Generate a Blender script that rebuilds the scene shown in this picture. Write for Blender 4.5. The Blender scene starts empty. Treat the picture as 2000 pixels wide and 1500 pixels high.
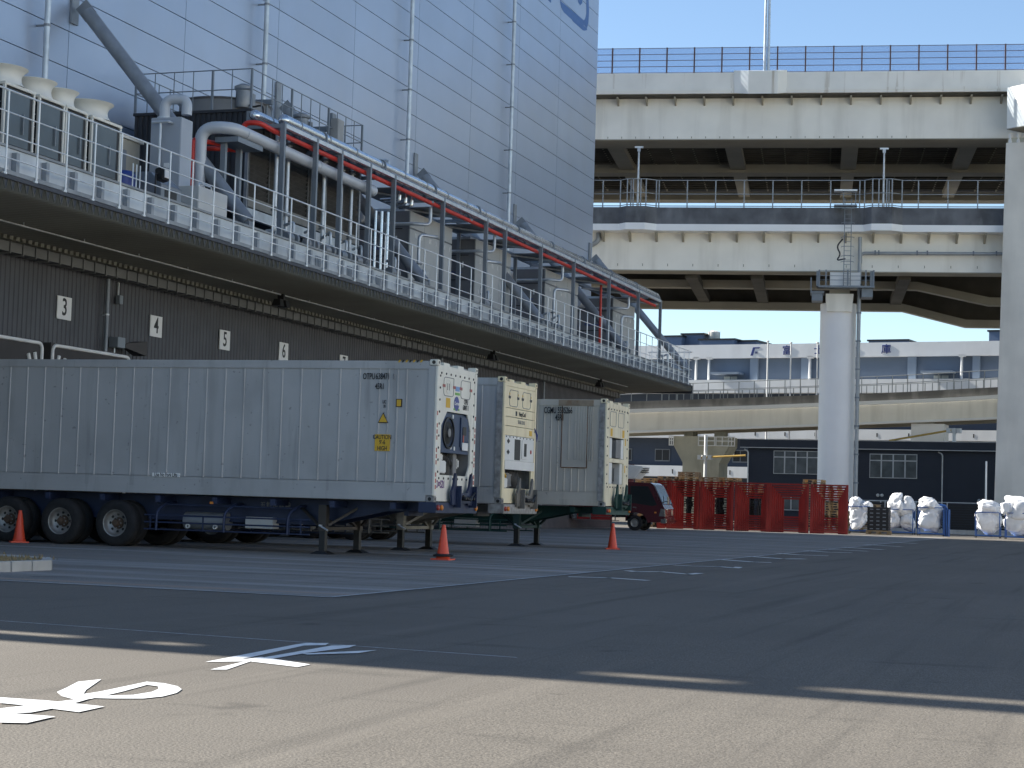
import bpy, bmesh, math, random
from mathutils import Vector, Matrix
random.seed(7)
rad = math.radians
C = bpy.context.scene.collection
# ------------------------------------------------------------------ camera
YAW, PIT, ROL, H, F = rad(-18.58), rad(3.66), rad(1.70), 1.2, 3600.0
_f = Vector((math.sin(YAW)*math.cos(PIT), math.cos(YAW)*math.cos(PIT), math.sin(PIT)))
_r = Vector((math.cos(YAW), -math.sin(YAW), 0)); _u = _r.cross(_f)
CR = math.cos(ROL)*_r + math.sin(ROL)*_u
CU = -math.sin(ROL)*_r + math.cos(ROL)*_u
CF = _f; EYE = Vector((0, 0, H))
cam = bpy.data.cameras.new('camera'); camo = bpy.data.objects.new('camera', cam); C.objects.link(camo)
camo.matrix_world = Matrix(((CR.x, CU.x, -CF.x, 0), (CR.y, CU.y, -CF.y, 0), (CR.z, CU.z, -CF.z, H), (0, 0, 0, 1)))
cam.sensor_width = 36; cam.lens = 36*F/2000; cam.clip_start = .1; cam.clip_end = 6000
sc = bpy.context.scene; sc.camera = camo
# ------------------------------------------------------------------ light
SUN_EL = rad(33.0); SUN_D = Vector((1, -.10, 0)).normalized()*math.cos(SUN_EL) + Vector((0, 0, -math.sin(SUN_EL)))
w = bpy.data.worlds.new('World'); sc.world = w; w.use_nodes = True
nt = w.node_tree; nt.nodes.clear()
sky = nt.nodes.new('ShaderNodeTexSky'); sky.sky_type = 'NISHITA'; sky.sun_disc = False
sky.sun_elevation = SUN_EL
to_sun = -SUN_D
sky.sun_rotation = math.atan2(to_sun.x, to_sun.y)
sky.altitude = 500; sky.air_density = 1.0; sky.dust_density = 0.0; sky.ozone_density = 2.0
bg = nt.nodes.new('ShaderNodeBackground'); bg.inputs['Strength'].default_value = 0.08
wo = nt.nodes.new('ShaderNodeOutputWorld')
nt.links.new(sky.outputs[0], bg.inputs[0]); nt.links.new(bg.outputs[0], wo.inputs[0])
sun = bpy.data.lights.new('sun', 'SUN'); sun.energy = 5.0; sun.angle = rad(.5); sun.color = (1, .96, .89)
suno = bpy.data.objects.new('sun', sun); C.objects.link(suno)
suno.rotation_euler = SUN_D.to_track_quat('-Z', 'Y').to_euler(); suno.location = (-60, -20, 80)
sc.view_settings.view_transform = 'Standard'; sc.view_settings.look = 'None'
sc.view_settings.exposure = 1.25; sc.view_settings.gamma = 1
# ------------------------------------------------------------------ pixel -> place (direction only; the distance comes from a plane)
def ray(px, py): return CR*((px-1000)/F) - CU*((py-750)/F) + CF
def onX(px, py, X): d = ray(px, py); return EYE + d*(X/d.x)
def onY(px, py, Y): d = ray(px, py); return EYE + d*(Y/d.y)
def onZ(px, py, Z=0): d = ray(px, py); return EYE + d*((Z-H)/d.z)
def atD(px, py, D): return EYE + ray(px, py)*D
class Plane:                                   # upright plane through point p along direction a (x,y)
    def __init__(s, p, a): s.p = Vector(p); s.a = Vector((a[0], a[1], 0)).normalized(); s.n = Vector((-s.a.y, s.a.x, 0))
    def px(s, x, y): d = ray(x, y); return EYE + d*((s.p-EYE).dot(s.n)/d.dot(s.n))
    def st(s, x, y): q = s.px(x, y)-s.p; return q.dot(s.a), q.z+s.p.z      # along, height
    def at(s, t, z, out=0): q = s.p + s.a*t + s.n*out; return Vector((q.x, q.y, z))
# ------------------------------------------------------------------ mesh helpers
OFF = {}
def thing(name, label, cat, loc=(0, 0, 0), group=None):
    o = bpy.data.objects.new(name, None); C.objects.link(o); o.location = loc; o.empty_display_size = .2
    o['label'] = label; o['category'] = cat
    if group: o['group'] = group
    OFF[o.name] = Vector(loc); return o
def off(p): return OFF.get(p.name, Vector((0, 0, 0))) if p else Vector((0, 0, 0))
class MB:
    def __init__(s): s.v = []; s.f = []
    def add(s, vs, fs):
        n = len(s.v); s.v += [tuple(v) for v in vs]; s.f += [tuple(i+n for i in f) for f in fs]; return s
    def box(s, x0, x1, y0, y1, z0, z1):
        return s.add([(x0,y0,z0),(x1,y0,z0),(x1,y1,z0),(x0,y1,z0),(x0,y0,z1),(x1,y0,z1),(x1,y1,z1),(x0,y1,z1)],
                     [(0,3,2,1),(4,5,6,7),(0,1,5,4),(1,2,6,5),(2,3,7,6),(3,0,4,7)])
    def hexa(s, a, b):                          # two quads (lists of four points), a below/behind b
        return s.add(list(a)+list(b), [(3,2,1,0),(4,5,6,7),(0,1,5,4),(1,2,6,5),(2,3,7,6),(3,0,4,7)])
    def bar(s, p, q, w, h=None, up=(0, 0, 1)):  # rectangular bar between two points
        p, q = Vector(p), Vector(q); h = h or w; d = (q-p).normalized(); up = Vector(up)
        if abs(d.dot(up)) > .98: up = Vector((0, 1, 0))
        x = d.cross(up).normalized()*w/2; y = x.normalized().cross(d)*h/2
        return s.hexa([p-x-y, p+x-y, p+x+y, p-x+y], [q-x-y, q+x-y, q+x+y, q-x+y])
    def tube(s, pts, r, n=8, cap=True, r2=None):
        pts = [Vector(p) for p in pts]; m = len(pts); rings = []; prev = None
        for i, p in enumerate(pts):
            a = pts[max(i-1, 0)]; b = pts[min(i+1, m-1)]; d = (b-a).normalized()
            u = prev - d*prev.dot(d) if prev is not None else (Vector((0, 0, 1)) if abs(d.z) < .9 else Vector((0, 1, 0)))
            if prev is None: u = u - d*u.dot(d)
            u.normalize(); prev = u; x = d.cross(u)
            rr = r if r2 is None else r+(r2-r)*i/(m-1)
            if 0 < i < m-1:
                c = (pts[i]-pts[i-1]).normalized().dot((pts[i+1]-pts[i]).normalized()); k = 1/max(.5, math.sqrt(max((1+c)/2, .05)))
            else: k = 1
            rings.append([p + (u*math.cos(2*math.pi*j/n) + x*math.sin(2*math.pi*j/n))*rr*(k if 0 else 1) for j in range(n)])
        vs = [v for g in rings for v in g]
        fs = [(i*n+j, i*n+(j+1) % n, (i+1)*n+(j+1) % n, (i+1)*n+j) for i in range(m-1) for j in range(n)]
        if cap: fs += [tuple(range(n))[::-1], tuple((m-1)*n+j for j in range(n))]
        return s.add(vs, fs)
    def lathe(s, c, prof, n=20, axis=(0, 0, 1)):  # prof: (radius, along)
        c = Vector(c); ax = Vector(axis).normalized(); u = ax.orthogonal().normalized(); x = ax.cross(u)
        vs = [c + ax*a + (u*math.cos(2*math.pi*j/n)+x*math.sin(2*math.pi*j/n))*max(r, 1e-4) for r, a in prof for j in range(n)]
        fs = [(i*n+j, i*n+(j+1) % n, (i+1)*n+(j+1) % n, (i+1)*n+j) for i in range(len(prof)-1) for j in range(n)]
        return s.add(vs, fs)
    def prism(s, pts, d):                        # polygon (3-D points) pushed along d
        pts = [Vector(p) for p in pts]; d = Vector(d); n = len(pts)
        return s.add(pts+[p+d for p in pts], [tuple(range(n))[::-1], tuple(range(n, 2*n))]+[(i, (i+1) % n, n+(i+1) % n, n+i) for i in range(n)])
    def sheet(s, pts): return s.add(pts, [tuple(range(len(pts)))])
    def mesh(s, name, m, o=Vector((0, 0, 0)), smooth=False, bevel=0):
        me = bpy.data.meshes.new(name); me.from_pydata([(v[0]-o[0], v[1]-o[1], v[2]-o[2]) for v in s.v], [], s.f)
        bm = bmesh.new(); bm.from_mesh(me); bmesh.ops.recalc_face_normals(bm, faces=bm.faces)
        if bevel: bmesh.ops.bevel(bm, geom=[e for e in bm.edges if len(e.link_faces) == 2 and e.calc_face_angle(0) > .6], offset=bevel, segments=2, affect='EDGES', clamp_overlap=True)
        bm.to_mesh(me); bm.free()
        if smooth:
            me.polygons.foreach_set('use_smooth', [True]*len(me.polygons))
            me.set_sharp_from_angle(angle=rad(38))
        me.materials.append(m); me.update(); return me
    def build(s, name, m, parent=None, smooth=False, bevel=0):
        me = s.mesh(name, m, off(parent), smooth, bevel); o = bpy.data.objects.new(name, me); C.objects.link(o)
        if parent: o.parent = parent
        OFF[o.name] = off(parent); return o
    def solo(s, name, label, cat, m, loc=None, group=None, smooth=False, bevel=0):   # a thing that is one mesh
        loc = Vector(loc or (0, 0, 0)); me = s.mesh(name, m, loc, smooth, bevel); o = bpy.data.objects.new(name, me); C.objects.link(o)
        o.location = loc; o['label'] = label; o['category'] = cat; OFF[o.name] = loc
        if group: o['group'] = group
        return o
def inst(me, name, parent, pos, rot=None):       # a copy of a part: shares its mesh
    o = bpy.data.objects.new(name, me); C.objects.link(o)
    if parent: o.parent = parent
    o.location = Vector(pos)-off(parent)
    if rot: o.rotation_euler = rot
    OFF[o.name] = off(parent); return o
def copytree(o, loc, label=None, parent=None, rotz=None):
    c = o.copy(); C.objects.link(c)
    if parent is None:
        c.location = loc
        if rotz is not None: c.rotation_euler.z = rotz
        if label: c['label'] = label
    else: c.parent = parent
    for ch in o.children: copytree(ch, None, None, c)
    return c
def struct(name, mb, m, parent=None, smooth=False):
    o = mb.build(name, m, parent, smooth)
    if not parent: o['kind'] = 'structure'
    return o
def arc(c, a, b, r, t0, t1, n=6):                # points on an arc: centre, two unit axes
    c, a, b = Vector(c), Vector(a), Vector(b)
    return [c + a*r*math.cos(t0+(t1-t0)*i/n) + b*r*math.sin(t0+(t1-t0)*i/n) for i in range(n+1)]
def bend(pts, r, n=5):                           # round the corners of a polyline
    pts = [Vector(p) for p in pts]; out = [pts[0]]
    for i in range(1, len(pts)-1):
        a = (pts[i-1]-pts[i]); b = (pts[i+1]-pts[i]); k = min(r, a.length*.48, b.length*.48)
        p = pts[i]+a.normalized()*k; q = pts[i]+b.normalized()*k
        for j in range(n+1):
            t = j/n; out.append(p*(1-t)**2 + pts[i]*2*t*(1-t) + q*t*t)
    out.append(pts[-1]); return out
# ------------------------------------------------------------------ materials
def mat(name, col, rough=.6, metal=0.0, var=.12, scale=2.0, bump=0.0, bscale=60.0, streak=0.0, scol=(.1, .08, .06), speck=0.0, stretch=(3, 3, .25), sth=(.5, .72), coat=0.0, spec=.5, scuff=0.0, orand=0.0):
    m = bpy.data.materials.new(name); m.use_nodes = True; n = m.node_tree.nodes; l = m.node_tree.links
    b = n['Principled BSDF']; b.inputs['Roughness'].default_value = rough; b.inputs['Metallic'].default_value = metal
    b.inputs['Specular IOR Level'].default_value = spec
    if coat: b.inputs['Coat Weight'].default_value = coat; b.inputs['Coat Roughness'].default_value = .08
    g = n.new('ShaderNodeNewGeometry')
    def noise(sc_, det=4.0, mp=None):
        t = n.new('ShaderNodeTexNoise'); t.inputs['Scale'].default_value = sc_; t.inputs['Detail'].default_value = det
        if mp:
            k = n.new('ShaderNodeVectorMath'); k.operation = 'MULTIPLY'; k.inputs[1].default_value = mp
            l.new(g.outputs['Position'], k.inputs[0]); l.new(k.outputs[0], t.inputs['Vector'])
        else: l.new(g.outputs['Position'], t.inputs['Vector'])
        return t
    def ramp(src, a, c):
        r = n.new('ShaderNodeMapRange'); r.inputs[1].default_value = a; r.inputs[2].default_value = c
        l.new(src.outputs[0], r.inputs[0]); return r
    def mix(fac, A, B, f=1.0):
        x = n.new('ShaderNodeMix'); x.data_type = 'RGBA'
        if fac is None: x.inputs[0].default_value = f
        elif f == 1.0: l.new(fac.outputs[0], x.inputs[0])
        else:
            q = n.new('ShaderNodeMath'); q.operation = 'MULTIPLY'; q.inputs[1].default_value = f
            l.new(fac.outputs[0], q.inputs[0]); l.new(q.outputs[0], x.inputs[0])
        for i, s_ in ((6, A), (7, B)):
            if isinstance(s_, (tuple, list)): x.inputs[i].default_value = (*s_[:3], 1)
            else: l.new(s_, x.inputs[i])
        return x.outputs[2]
    c = mix(ramp(noise(scale), .3, .7), tuple(v*(1-var) for v in col), tuple(min(1, v*(1+var)) for v in col))
    if speck: c = mix(ramp(noise(bscale*1.3, 2), .35, .75), c, tuple(min(1, v*(1+speck)+speck*.02) for v in col), .8)
    if streak: c = mix(ramp(noise(1.0, 5, stretch), *sth), c, scol, streak)
    if scuff: c = mix(ramp(noise(1.0, 6, (7, 7, .5)), .60, .74), c, tuple(v*.55 for v in col), scuff); c = mix(ramp(noise(.8, 6), .50, .70), c, tuple(v*.74 for v in col), scuff); c = mix(ramp(noise(9.0, 2), .70, .76), c, tuple(v*.3 for v in col), scuff)
    if orand:
        oi = n.new('ShaderNodeObjectInfo'); mr = n.new('ShaderNodeMapRange'); mr.inputs[3].default_value = 1-orand; mr.inputs[4].default_value = 1+orand
        l.new(oi.outputs['Random'], mr.inputs[0]); hv = n.new('ShaderNodeHueSaturation'); l.new(mr.outputs[0], hv.inputs['Value']); l.new(c, hv.inputs['Color']); c = hv.outputs[0]
    l.new(c, b.inputs['Base Color'])
    rr = n.new('ShaderNodeMapRange'); rr.inputs[3].default_value = max(.03, rough-.08); rr.inputs[4].default_value = min(1, rough+.1)
    l.new(noise(scale*2.3).outputs[0], rr.inputs[0]); l.new(rr.outputs[0], b.inputs['Roughness'])
    if bump:
        bp = n.new('ShaderNodeBump'); bp.inputs['Strength'].default_value = bump; bp.inputs['Distance'].default_value = .02
        l.new(noise(bscale, 3).outputs[0], bp.inputs['Height']); l.new(bp.outputs[0], b.inputs['Normal'])
    return m
Mt = {}
Mt['panel'] = mat('pale_metal_panel', (.40, .46, .56), .34, .42, .04, .35, streak=.14, scol=(.40, .41, .42), stretch=(.5, .5, .05), orand=.035)
Mt['joint'] = mat('panel_joint', (.16, .17, .19), .6)
Mt['galv'] = mat('galvanised_steel', (.56, .59, .61), .42, .55, .14, 3.0)
Mt['galvwhite'] = mat('bright_galvanised_tube', (.78, .80, .80), .38, .3, .06, 3.0)
Mt['galvdark'] = mat('weathered_galvanised', (.26, .275, .29), .5, .4, .18, 2.0, streak=.3, scol=(.4, .42, .44))
Mt['steelgrey'] = mat('grey_painted_steel', (.20, .225, .25), .45, .2, .08, 2.0)
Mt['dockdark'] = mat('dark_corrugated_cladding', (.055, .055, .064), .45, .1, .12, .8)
Mt['soffit'] = mat('olive_deck_soffit', (.33, .32, .27), .6, .1, .1, .5)
Mt['fold'] = mat('navy_fold_edge', (.03, .033, .045), .5)
Mt['black'] = mat('black_parts', (.012, .012, .013), .5)
Mt['white'] = mat('white_paint', (.78, .78, .76), .5, var=.05)
Mt['ink'] = mat('black_ink', (.02, .02, .022), .6)
Mt['cream'] = mat('cream_unit_casing', (.76, .73, .64), .5, var=.06, streak=.15, scol=(.4, .36, .28))
Mt['coil'] = mat('dark_glass_coil', (.09, .11, .12), .35, .2, .1, 2.0)
Mt['tower'] = mat('charcoal_tower_cladding', (.030, .031, .036), .5, .1, .12, 1.0)
Mt['louvre'] = mat('louvre_fill', (.10, .095, .085), .55, .2, .2, 4.0)
Mt['cabinet'] = mat('light_grey_cabinet', (.55, .55, .53), .45, .1, .05, 1.0, streak=.12, scol=(.3, .3, .28))
Mt['pipegrey'] = mat('grey_pipe_jacket', (.52, .54, .56), .4, .1, .05, 2.0)
Mt['silver'] = mat('polished_pipe_cladding', (.62, .65, .68), .22, .9, .05, 2.0)
Mt['red'] = mat('red_pipe_paint', (.58, .035, .02), .42, var=.1)
Mt['blue'] = mat('blue_plastic', (.02, .05, .25), .4)
# ================================================================== ground
def asphalt(name, c0, c1, patch, grain=70, streaks=None):
    m = bpy.data.materials.new(name); m.use_nodes = True; n = m.node_tree.nodes; l = m.node_tree.links; b = n['Principled BSDF']
    b.inputs['Roughness'].default_value = .82; b.inputs['Specular IOR Level'].default_value = .35
    g = n.new('ShaderNodeNewGeometry')
    def tex(s_, det, mp=None):
        t = n.new('ShaderNodeTexNoise'); t.inputs['Scale'].default_value = s_; t.inputs['Detail'].default_value = det; t.inputs['Roughness'].default_value = .6
        k = n.new('ShaderNodeVectorMath'); k.operation = 'MULTIPLY'; k.inputs[1].default_value = mp or (1, 1, 1)
        l.new(g.outputs['Position'], k.inputs[0]); l.new(k.outputs[0], t.inputs['Vector']); return t
    def rng(t, a, c):
        r = n.new('ShaderNodeMapRange'); r.inputs[1].default_value = a; r.inputs[2].default_value = c; l.new(t.outputs[0], r.inputs[0]); return r
    def mix(f, A, B, k=1):
        x = n.new('ShaderNodeMix'); x.data_type = 'RGBA'; q = n.new('ShaderNodeMath'); q.operation = 'MULTIPLY'; q.inputs[1].default_value = k
        l.new(f.outputs[0], q.inputs[0]); l.new(q.outputs[0], x.inputs[0])
        for i, s_ in ((6, A), (7, B)):
            if isinstance(s_, tuple): x.inputs[i].default_value = (*s_, 1)
            else: l.new(s_, x.inputs[i])
        return x.outputs[2]
    c = mix(rng(tex(grain, 2), .36, .66), c0, c1)
    c = mix(rng(tex(grain*2.7, 1), .62, .74), c, tuple(min(1, v*1.7) for v in c1), .8)
    c = mix(rng(tex(grain*1.9, 1), .3, .22), c, tuple(v*.35 for v in c0), .7)
    c = mix(rng(tex(.22, 4), .42, .66), c, patch, .55)
    c = mix(rng(tex(1.3, 5, (.35, 1.6, 1)), .60, .74), c, tuple(v*.55 for v in c0), .45)
    c = mix(rng(tex(3.1, 3, (.8, 1.2, 1)), .71, .76), c, tuple(v*.3 for v in c0), .55)
    c = mix(rng(tex(1.0, 5, (2.4, .07, 1)), .54, .70), c, tuple(v*.6 for v in c0), .40)
    c = mix(rng(tex(1.0, 5, (1.7, .05, 1)), .56, .72), c, tuple(min(1, v*1.05) for v in c1), .30)
    c = mix(rng(tex(.9, 3), .66, .74), c, tuple(v*.45 for v in c0), .45)
    if streaks:
        for sc_, mp, lo, hi, col, k in streaks: c = mix(rng(tex(sc_, 5, mp), lo, hi), c, col, k)
    l.new(c, b.inputs['Base Color'])
    bp = n.new('ShaderNodeBump'); bp.inputs['Strength'].default_value = .55; bp.inputs['Distance'].default_value = .012
    l.new(tex(grain, 3).outputs[0], bp.inputs['Height']); l.new(bp.outputs[0], b.inputs['Normal'])
    return m
Mt['asphalt'] = asphalt('yard_asphalt', (.072, .064, .052), (.225, .199, .163), (.115, .101, .083))
Mt['apron'] = asphalt('worn_apron_asphalt', (.135, .125, .11), (.30, .28, .25), (.20, .185, .165), 60,
    [(1.0, (.09, 1.0, 1), .48, .74, (.46, .455, .44), .75), (1.0, (.06, 1.5, 1), .58, .70, (.40, .27, .19), .6), (1.0, (.11, 1.7, 1), .52, .76, (.075, .07, .065), .75)])
Mt['paint'] = mat('road_paint', (.80, .80, .78), .6, var=.08, scale=6, streak=.5, scol=(.45, .44, .42), stretch=(6, 6, 1), sth=(.50, .66), scuff=.3)
Mt['oldpaint'] = mat('worn_road_paint', (.52, .55, .57), .7, var=.3, scale=9)
Mt['concrete'] = mat('kerb_concrete', (.42, .42, .40), .8, var=.15, bump=.3, streak=.3, scol=(.24, .23, .2))
Mt['drygrass'] = mat('dry_grass', (.27, .21, .11), .95, var=.4, scale=14, bump=.9, bscale=50)
struct('ground', MB().sheet([(-900, -300, 0), (900, -300, 0), (900, 1800, 0), (-900, 1800, 0)]), Mt['asphalt'])
Mt['asphalt_new'] = asphalt('newer_dark_asphalt', (.070, .062, .05), (.212, .187, .152), (.112, .098, .08))
struct('asphalt_patch', MB().sheet([(onZ(x, y).x, onZ(x, y).y, .003) for x, y in ((300, 1620), (640, 1465), (1010, 1302), (1330, 1188), (1500, 1150), (1800, 1104), (2150, 1082), (2600, 1200), (2600, 1620))]), Mt['asphalt_new'])
AP = [(-9.0, 20.25), (-14.4, 20.45), (-30, 20.9), (-30, 99), (-9.0, 99)]
struct('apron', MB().sheet([(x, y, .004) for x, y in AP]), Mt['apron'])
def strip(name, p, q, wd, m, z):
    p, q = Vector((*p, 0)), Vector((*q, 0)); d = (q-p).normalized(); s = Vector((-d.y, d.x, 0))*wd/2
    struct(name, MB().sheet([(v.x, v.y, z) for v in (p-s, q-s, q+s, p+s)]), m)
strip('apron_seam', (-9.0, 20.25), (-9.0, 99), .05, Mt['oldpaint'], .008)
strip('apron_seam', (-8.98, 20.23), (-30, 20.88), .04, Mt['oldpaint'], .009)
a, b = onZ(0, 1213), onZ(1010, 1285)
strip('asphalt_seam', a[:2], b[:2], .022, Mt['oldpaint'], .004)
def mark(polys, label, m=Mt['paint'], z=.005):
    mb = MB()
    for i, p in enumerate(polys): mb.sheet([(onZ(x, y).x, onZ(x, y).y, z+.0007*i) for x, y in p])
    o = struct('road_marking', mb, m); o['label'] = label
# painted characters on the asphalt
mark([[(401,1294),(576,1260),(597,1257),(642,1257),(636,1261),(594,1262),(461,1291),(510,1284),(606,1299),(581,1304),(489,1293),(443,1309),(411,1309),(478,1293)],
      [(500,1288),(648,1262),(696,1261),(682,1266),(596,1277),(520,1290)], [(590,1278),(737,1271),(700,1277),(600,1280)]], 'white painted character cut by the shadow edge on the asphalt')
mark([[(111,1353),(131,1344),(152,1333),(198,1328),(168,1349),(163,1357),(196,1352),(286,1333),(306,1334),(240,1352),(180,1366),(150,1369),(120,1361)],
      [(286,1333),(320,1336),(347,1342),(355,1348),(345,1355),(318,1362),(280,1366),(220,1366),(180,1365),(185,1361),(260,1359),(296,1353),(310,1347),(308,1342),(285,1339)],
      [(0,1364),(90,1370),(204,1382),(154,1393),(50,1380),(0,1375)], [(0,1386),(60,1379),(150,1368),(175,1367),(120,1383),(60,1394),(0,1396)], [(0,1394),(108,1402),(52,1415),(0,1414)]],
     'white painted character in full sun on the asphalt')
def stroke(pts, wd=.13):
    polys = []
    for (x0, y0), (x1, y1) in zip(pts, pts[1:]):
        p, q = onZ(x0, y0), onZ(x1, y1); d = (q-p).normalized(); s = Vector((-d.y, d.x, 0))*wd/2; p = p-d*.03; q = q+d*.03
        polys.append([p-s, q-s, q+s, p+s])
    return polys
ST = [[(1114,1127),(1190,1129),(1263,1134)], [(1226,1115),(1241,1117),(1290,1117),(1345,1122),(1366,1120)], [(1317,1104),(1352,1106),(1405,1107),(1436,1110),(1443,1108)],
      [(1405,1093),(1470,1098),(1504,1099)], [(1464,1087),(1530,1092),(1570,1092)], [(1520,1081),(1560,1084),(1616,1086)], [(1573,1076),(1620,1079),(1662,1080)], [(1612,1073),(1694,1077)],
      [(1648,1069),(1724,1074)], [(1690,1064),(1760,1068)], [(1740,1059),(1790,1062)]]
for i, s_ in enumerate(ST):
    mb = MB()
    for q in stroke(s_, .16 if i < 3 else .24): mb.sheet([(v.x, v.y, .005+.0004*i) for v in q])
    o = struct('road_marking', mb, Mt['paint'])
    o['label'] = 'thin white bay mark painted beside the apron edge'
# kerbed island with dry grass at the left edge of the yard
kl = thing('traffic_island', 'kerbed island of dry grass beside the worn apron', 'traffic island', (-16.5, 22.5, 0))
corner = [onZ(122, 1113), onZ(118, 1118)]
kp = [(-24, 21.5), (-15.75, 21.55), (-15.0, 22.1), (-14.95, 23.6), (-15.6, 24.6), (-17.5, 25.2), (-24, 25.4)]
def inset(poly, d):
    out = []; n = len(poly)
    for i in range(n):
        p0, p1, p2 = [Vector((*poly[(i+k) % n], 0)) for k in (-1, 0, 1)]
        n1 = (p1-p0).normalized(); n2 = (p2-p1).normalized(); m_ = (Vector((-n1.y, n1.x, 0))+Vector((-n2.y, n2.x, 0)))
        m_ = m_/max(m_.length_squared/2, .2); out.append((p1.x+m_.x*d, p1.y+m_.y*d))
    return out
ki = inset(kp, .16)
for i in range(len(kp)-1):
    A, B, a, b = Vector(kp[i]), Vector(kp[i+1]), Vector(ki[i]), Vector(ki[i+1]); L = (B-A).length; k = max(1, round(L/.6))
    for j in range(k):
        t0, t1 = j/k+.006/L, (j+1)/k-.006/L
        q = [A.lerp(B, t0), A.lerp(B, t1), a.lerp(b, t1), a.lerp(b, t0)]
        MB().hexa([(v.x, v.y, -.02) for v in q], [(v.x, v.y, .15) for v in q]).build('kerb_stone', Mt['concrete'], kl, bevel=.012)
mb = MB(); r = random.Random(3); cx, cy = -17.6, 23.4
MB().prism([(x, y, .0) for x, y in ki], (0, 0, .13)).build('soil', Mt['drygrass'], kl)
for i in range(2600):
    x, y = r.uniform(-20, -15.2), r.uniform(21.8, 25.1)
    if x > -15.4 and (y < 22.2 or y > 23.9): continue
    if x > -16.6 and y > 24.5: continue
    a = r.uniform(0, 6.28); hgt = r.uniform(.02, .09); mb.add([(x-.012*math.cos(a), y-.012*math.sin(a), .125), (x+.012*math.cos(a), y+.012*math.sin(a), .125), (x+r.uniform(-.03, .03), y+r.uniform(-.03, .03), .13+hgt)], [(0, 1, 2)])
o = mb.build('grass_blades', Mt['drygrass'], kl); o['kind'] = 'stuff'
# ================================================================== cold store: upper metal wall and dark dock wall
XM, XD, YE = -28.2, -26.0, 97.1          # upper wall plane, dock wall plane, far corner
YN, WT = 15.31, 37.0
wh = thing('cold_store_warehouse', 'huge cold store with pale blue grey metal panel wall above dark loading docks', 'warehouse', (-45, 55, 0))
mb = MB().hexa([(-90, YN+9, 0), (XM-.10, YN, 0), (XM-.10, YE-.02, 0), (-90, YE-.02, 0)], [(-90, YN+9, WT), (XM-.10, YN, WT), (XM-.10, YE-.02, WT), (-90, YE-.02, WT)]); mb.build('core_wall', Mt['joint'], wh)  # near end, out of view, skewed to steer the yard shadow edge
rows = [14.98+1.0267*k for k in range(-7, 22)]
cols = [YN] + [44.13+6.56*k for k in range(-4, 8)] + [YE]
cols = [c for c in cols if YN <= c <= YE]
pan = {}
for i in range(len(cols)-1):
    L = cols[i+1]-cols[i]-.018
    key = round(L, 2)
    if key not in pan:
        pan[key] = MB().box(-.06, 0, .009, .009+L, .011, 1.0267-.011).mesh('wall_panel', Mt['panel'], bevel=.006)
    for z in rows: 
        if z > 9: inst(pan[key], 'wall_panel', wh, (XM, cols[i], z))
MB().hexa([(-90, YN+9, WT-.4), (XM+.02, YN-.02, WT-.4), (XM+.02, YE+.05, WT-.4), (-90, YE+.05, WT-.4)], [(-90, YN+9, WT+.25), (XM+.02, YN-.02, WT+.25), (XM+.02, YE+.05, WT+.25), (-90, YE+.05, WT+.25)]).build('roof_coping', Mt['panel'], wh)
MB().box(-90, XM-.02, YE-.018, YE+.012, 0, WT-.42).build('end_wall', Mt['panel'], wh)
MB().box(XM-.1, XM, YN, YE-.03, 7.0, 8.76).build('lower_wall', Mt['panel'], wh)
for y in (42.55, 55.66, 68.78, 81.68):
    dp = MB().tube([(XM+.32, y, 8.4), (XM+.32, y, WT-.5)], .085, 10).build('downpipe', Mt['galv'], wh, smooth=True)
    for k in range(14): MB().bar((XM-.02, y-.02, 9.6+2.05*k), (XM+.33, y-.02, 9.6+2.05*k), .05, .05).lathe((XM+.32, y, 9.57+2.05*k), [(.088, 0), (.1, .0), (.1, .07), (.088, .07)], 10).build('pipe_clamp', Mt['galvdark'], dp)
# added unseen duct at the near corner, shaping the shadow streaks on the yard
dk = thing('exhaust_duct', 'tall square exhaust duct bracketed to the near corner of the cold store', 'duct', (XM-.3, YN-1.1, 0))
MB().box(XM-.5, XM-.1, YN-.76, YN-.21, 0, WT-1).build('shaft', Mt['galv'], dk)
for h_, dh in ((3.0, .3), (6.5, .3), (9.5, .3), (13.4, .3), (14.1, 2.1), (16.95, .3), (21, .3), (25, .3), (29, .3), (33, .3)): MB().box(XM-.45, XM-.15, YN-.22, YN+.02, h_, h_+dh).build('bracket', Mt['galvdark'], dk)  # bracket heights chosen to interrupt the lit gap in the duct's shadow
# painted blue logo on the upper wall (only its lower right part is in the picture)
Mt['logo'] = mat('faded_blue_logo', (.055, .14, .36), .5, var=.06)
def wallpoly(pts, dx=.004): return [onX(x, y, XM)+Vector((dx, 0, 0)) for x, y in pts]
lg = MB()
for q in ([(1093.5,-8),(1096,3),(1140.5,40),(1140,50),(1146,56),(1147,59),(1141,60),(1138,59),(1119,42),(1116.5,38),(1101,24),(1096,15),(1094,6)],
          [(1139,41.5),(1143,36),(1145,26),(1145,-8),(1149,-8),(1150.5,16),(1150,30),(1149,46),(1146,56),(1140.5,49)],
          [(1127.5,-8),(1129,4),(1133,10.5),(1137,6),(1138,-8)], [(1069.5,-8),(1070,0),(1076,6),(1076.7,-8)]):
    lg.prism(wallpoly(q), (.003, 0, 0))
lg.build('wall_logo', Mt['logo'], wh)
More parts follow.
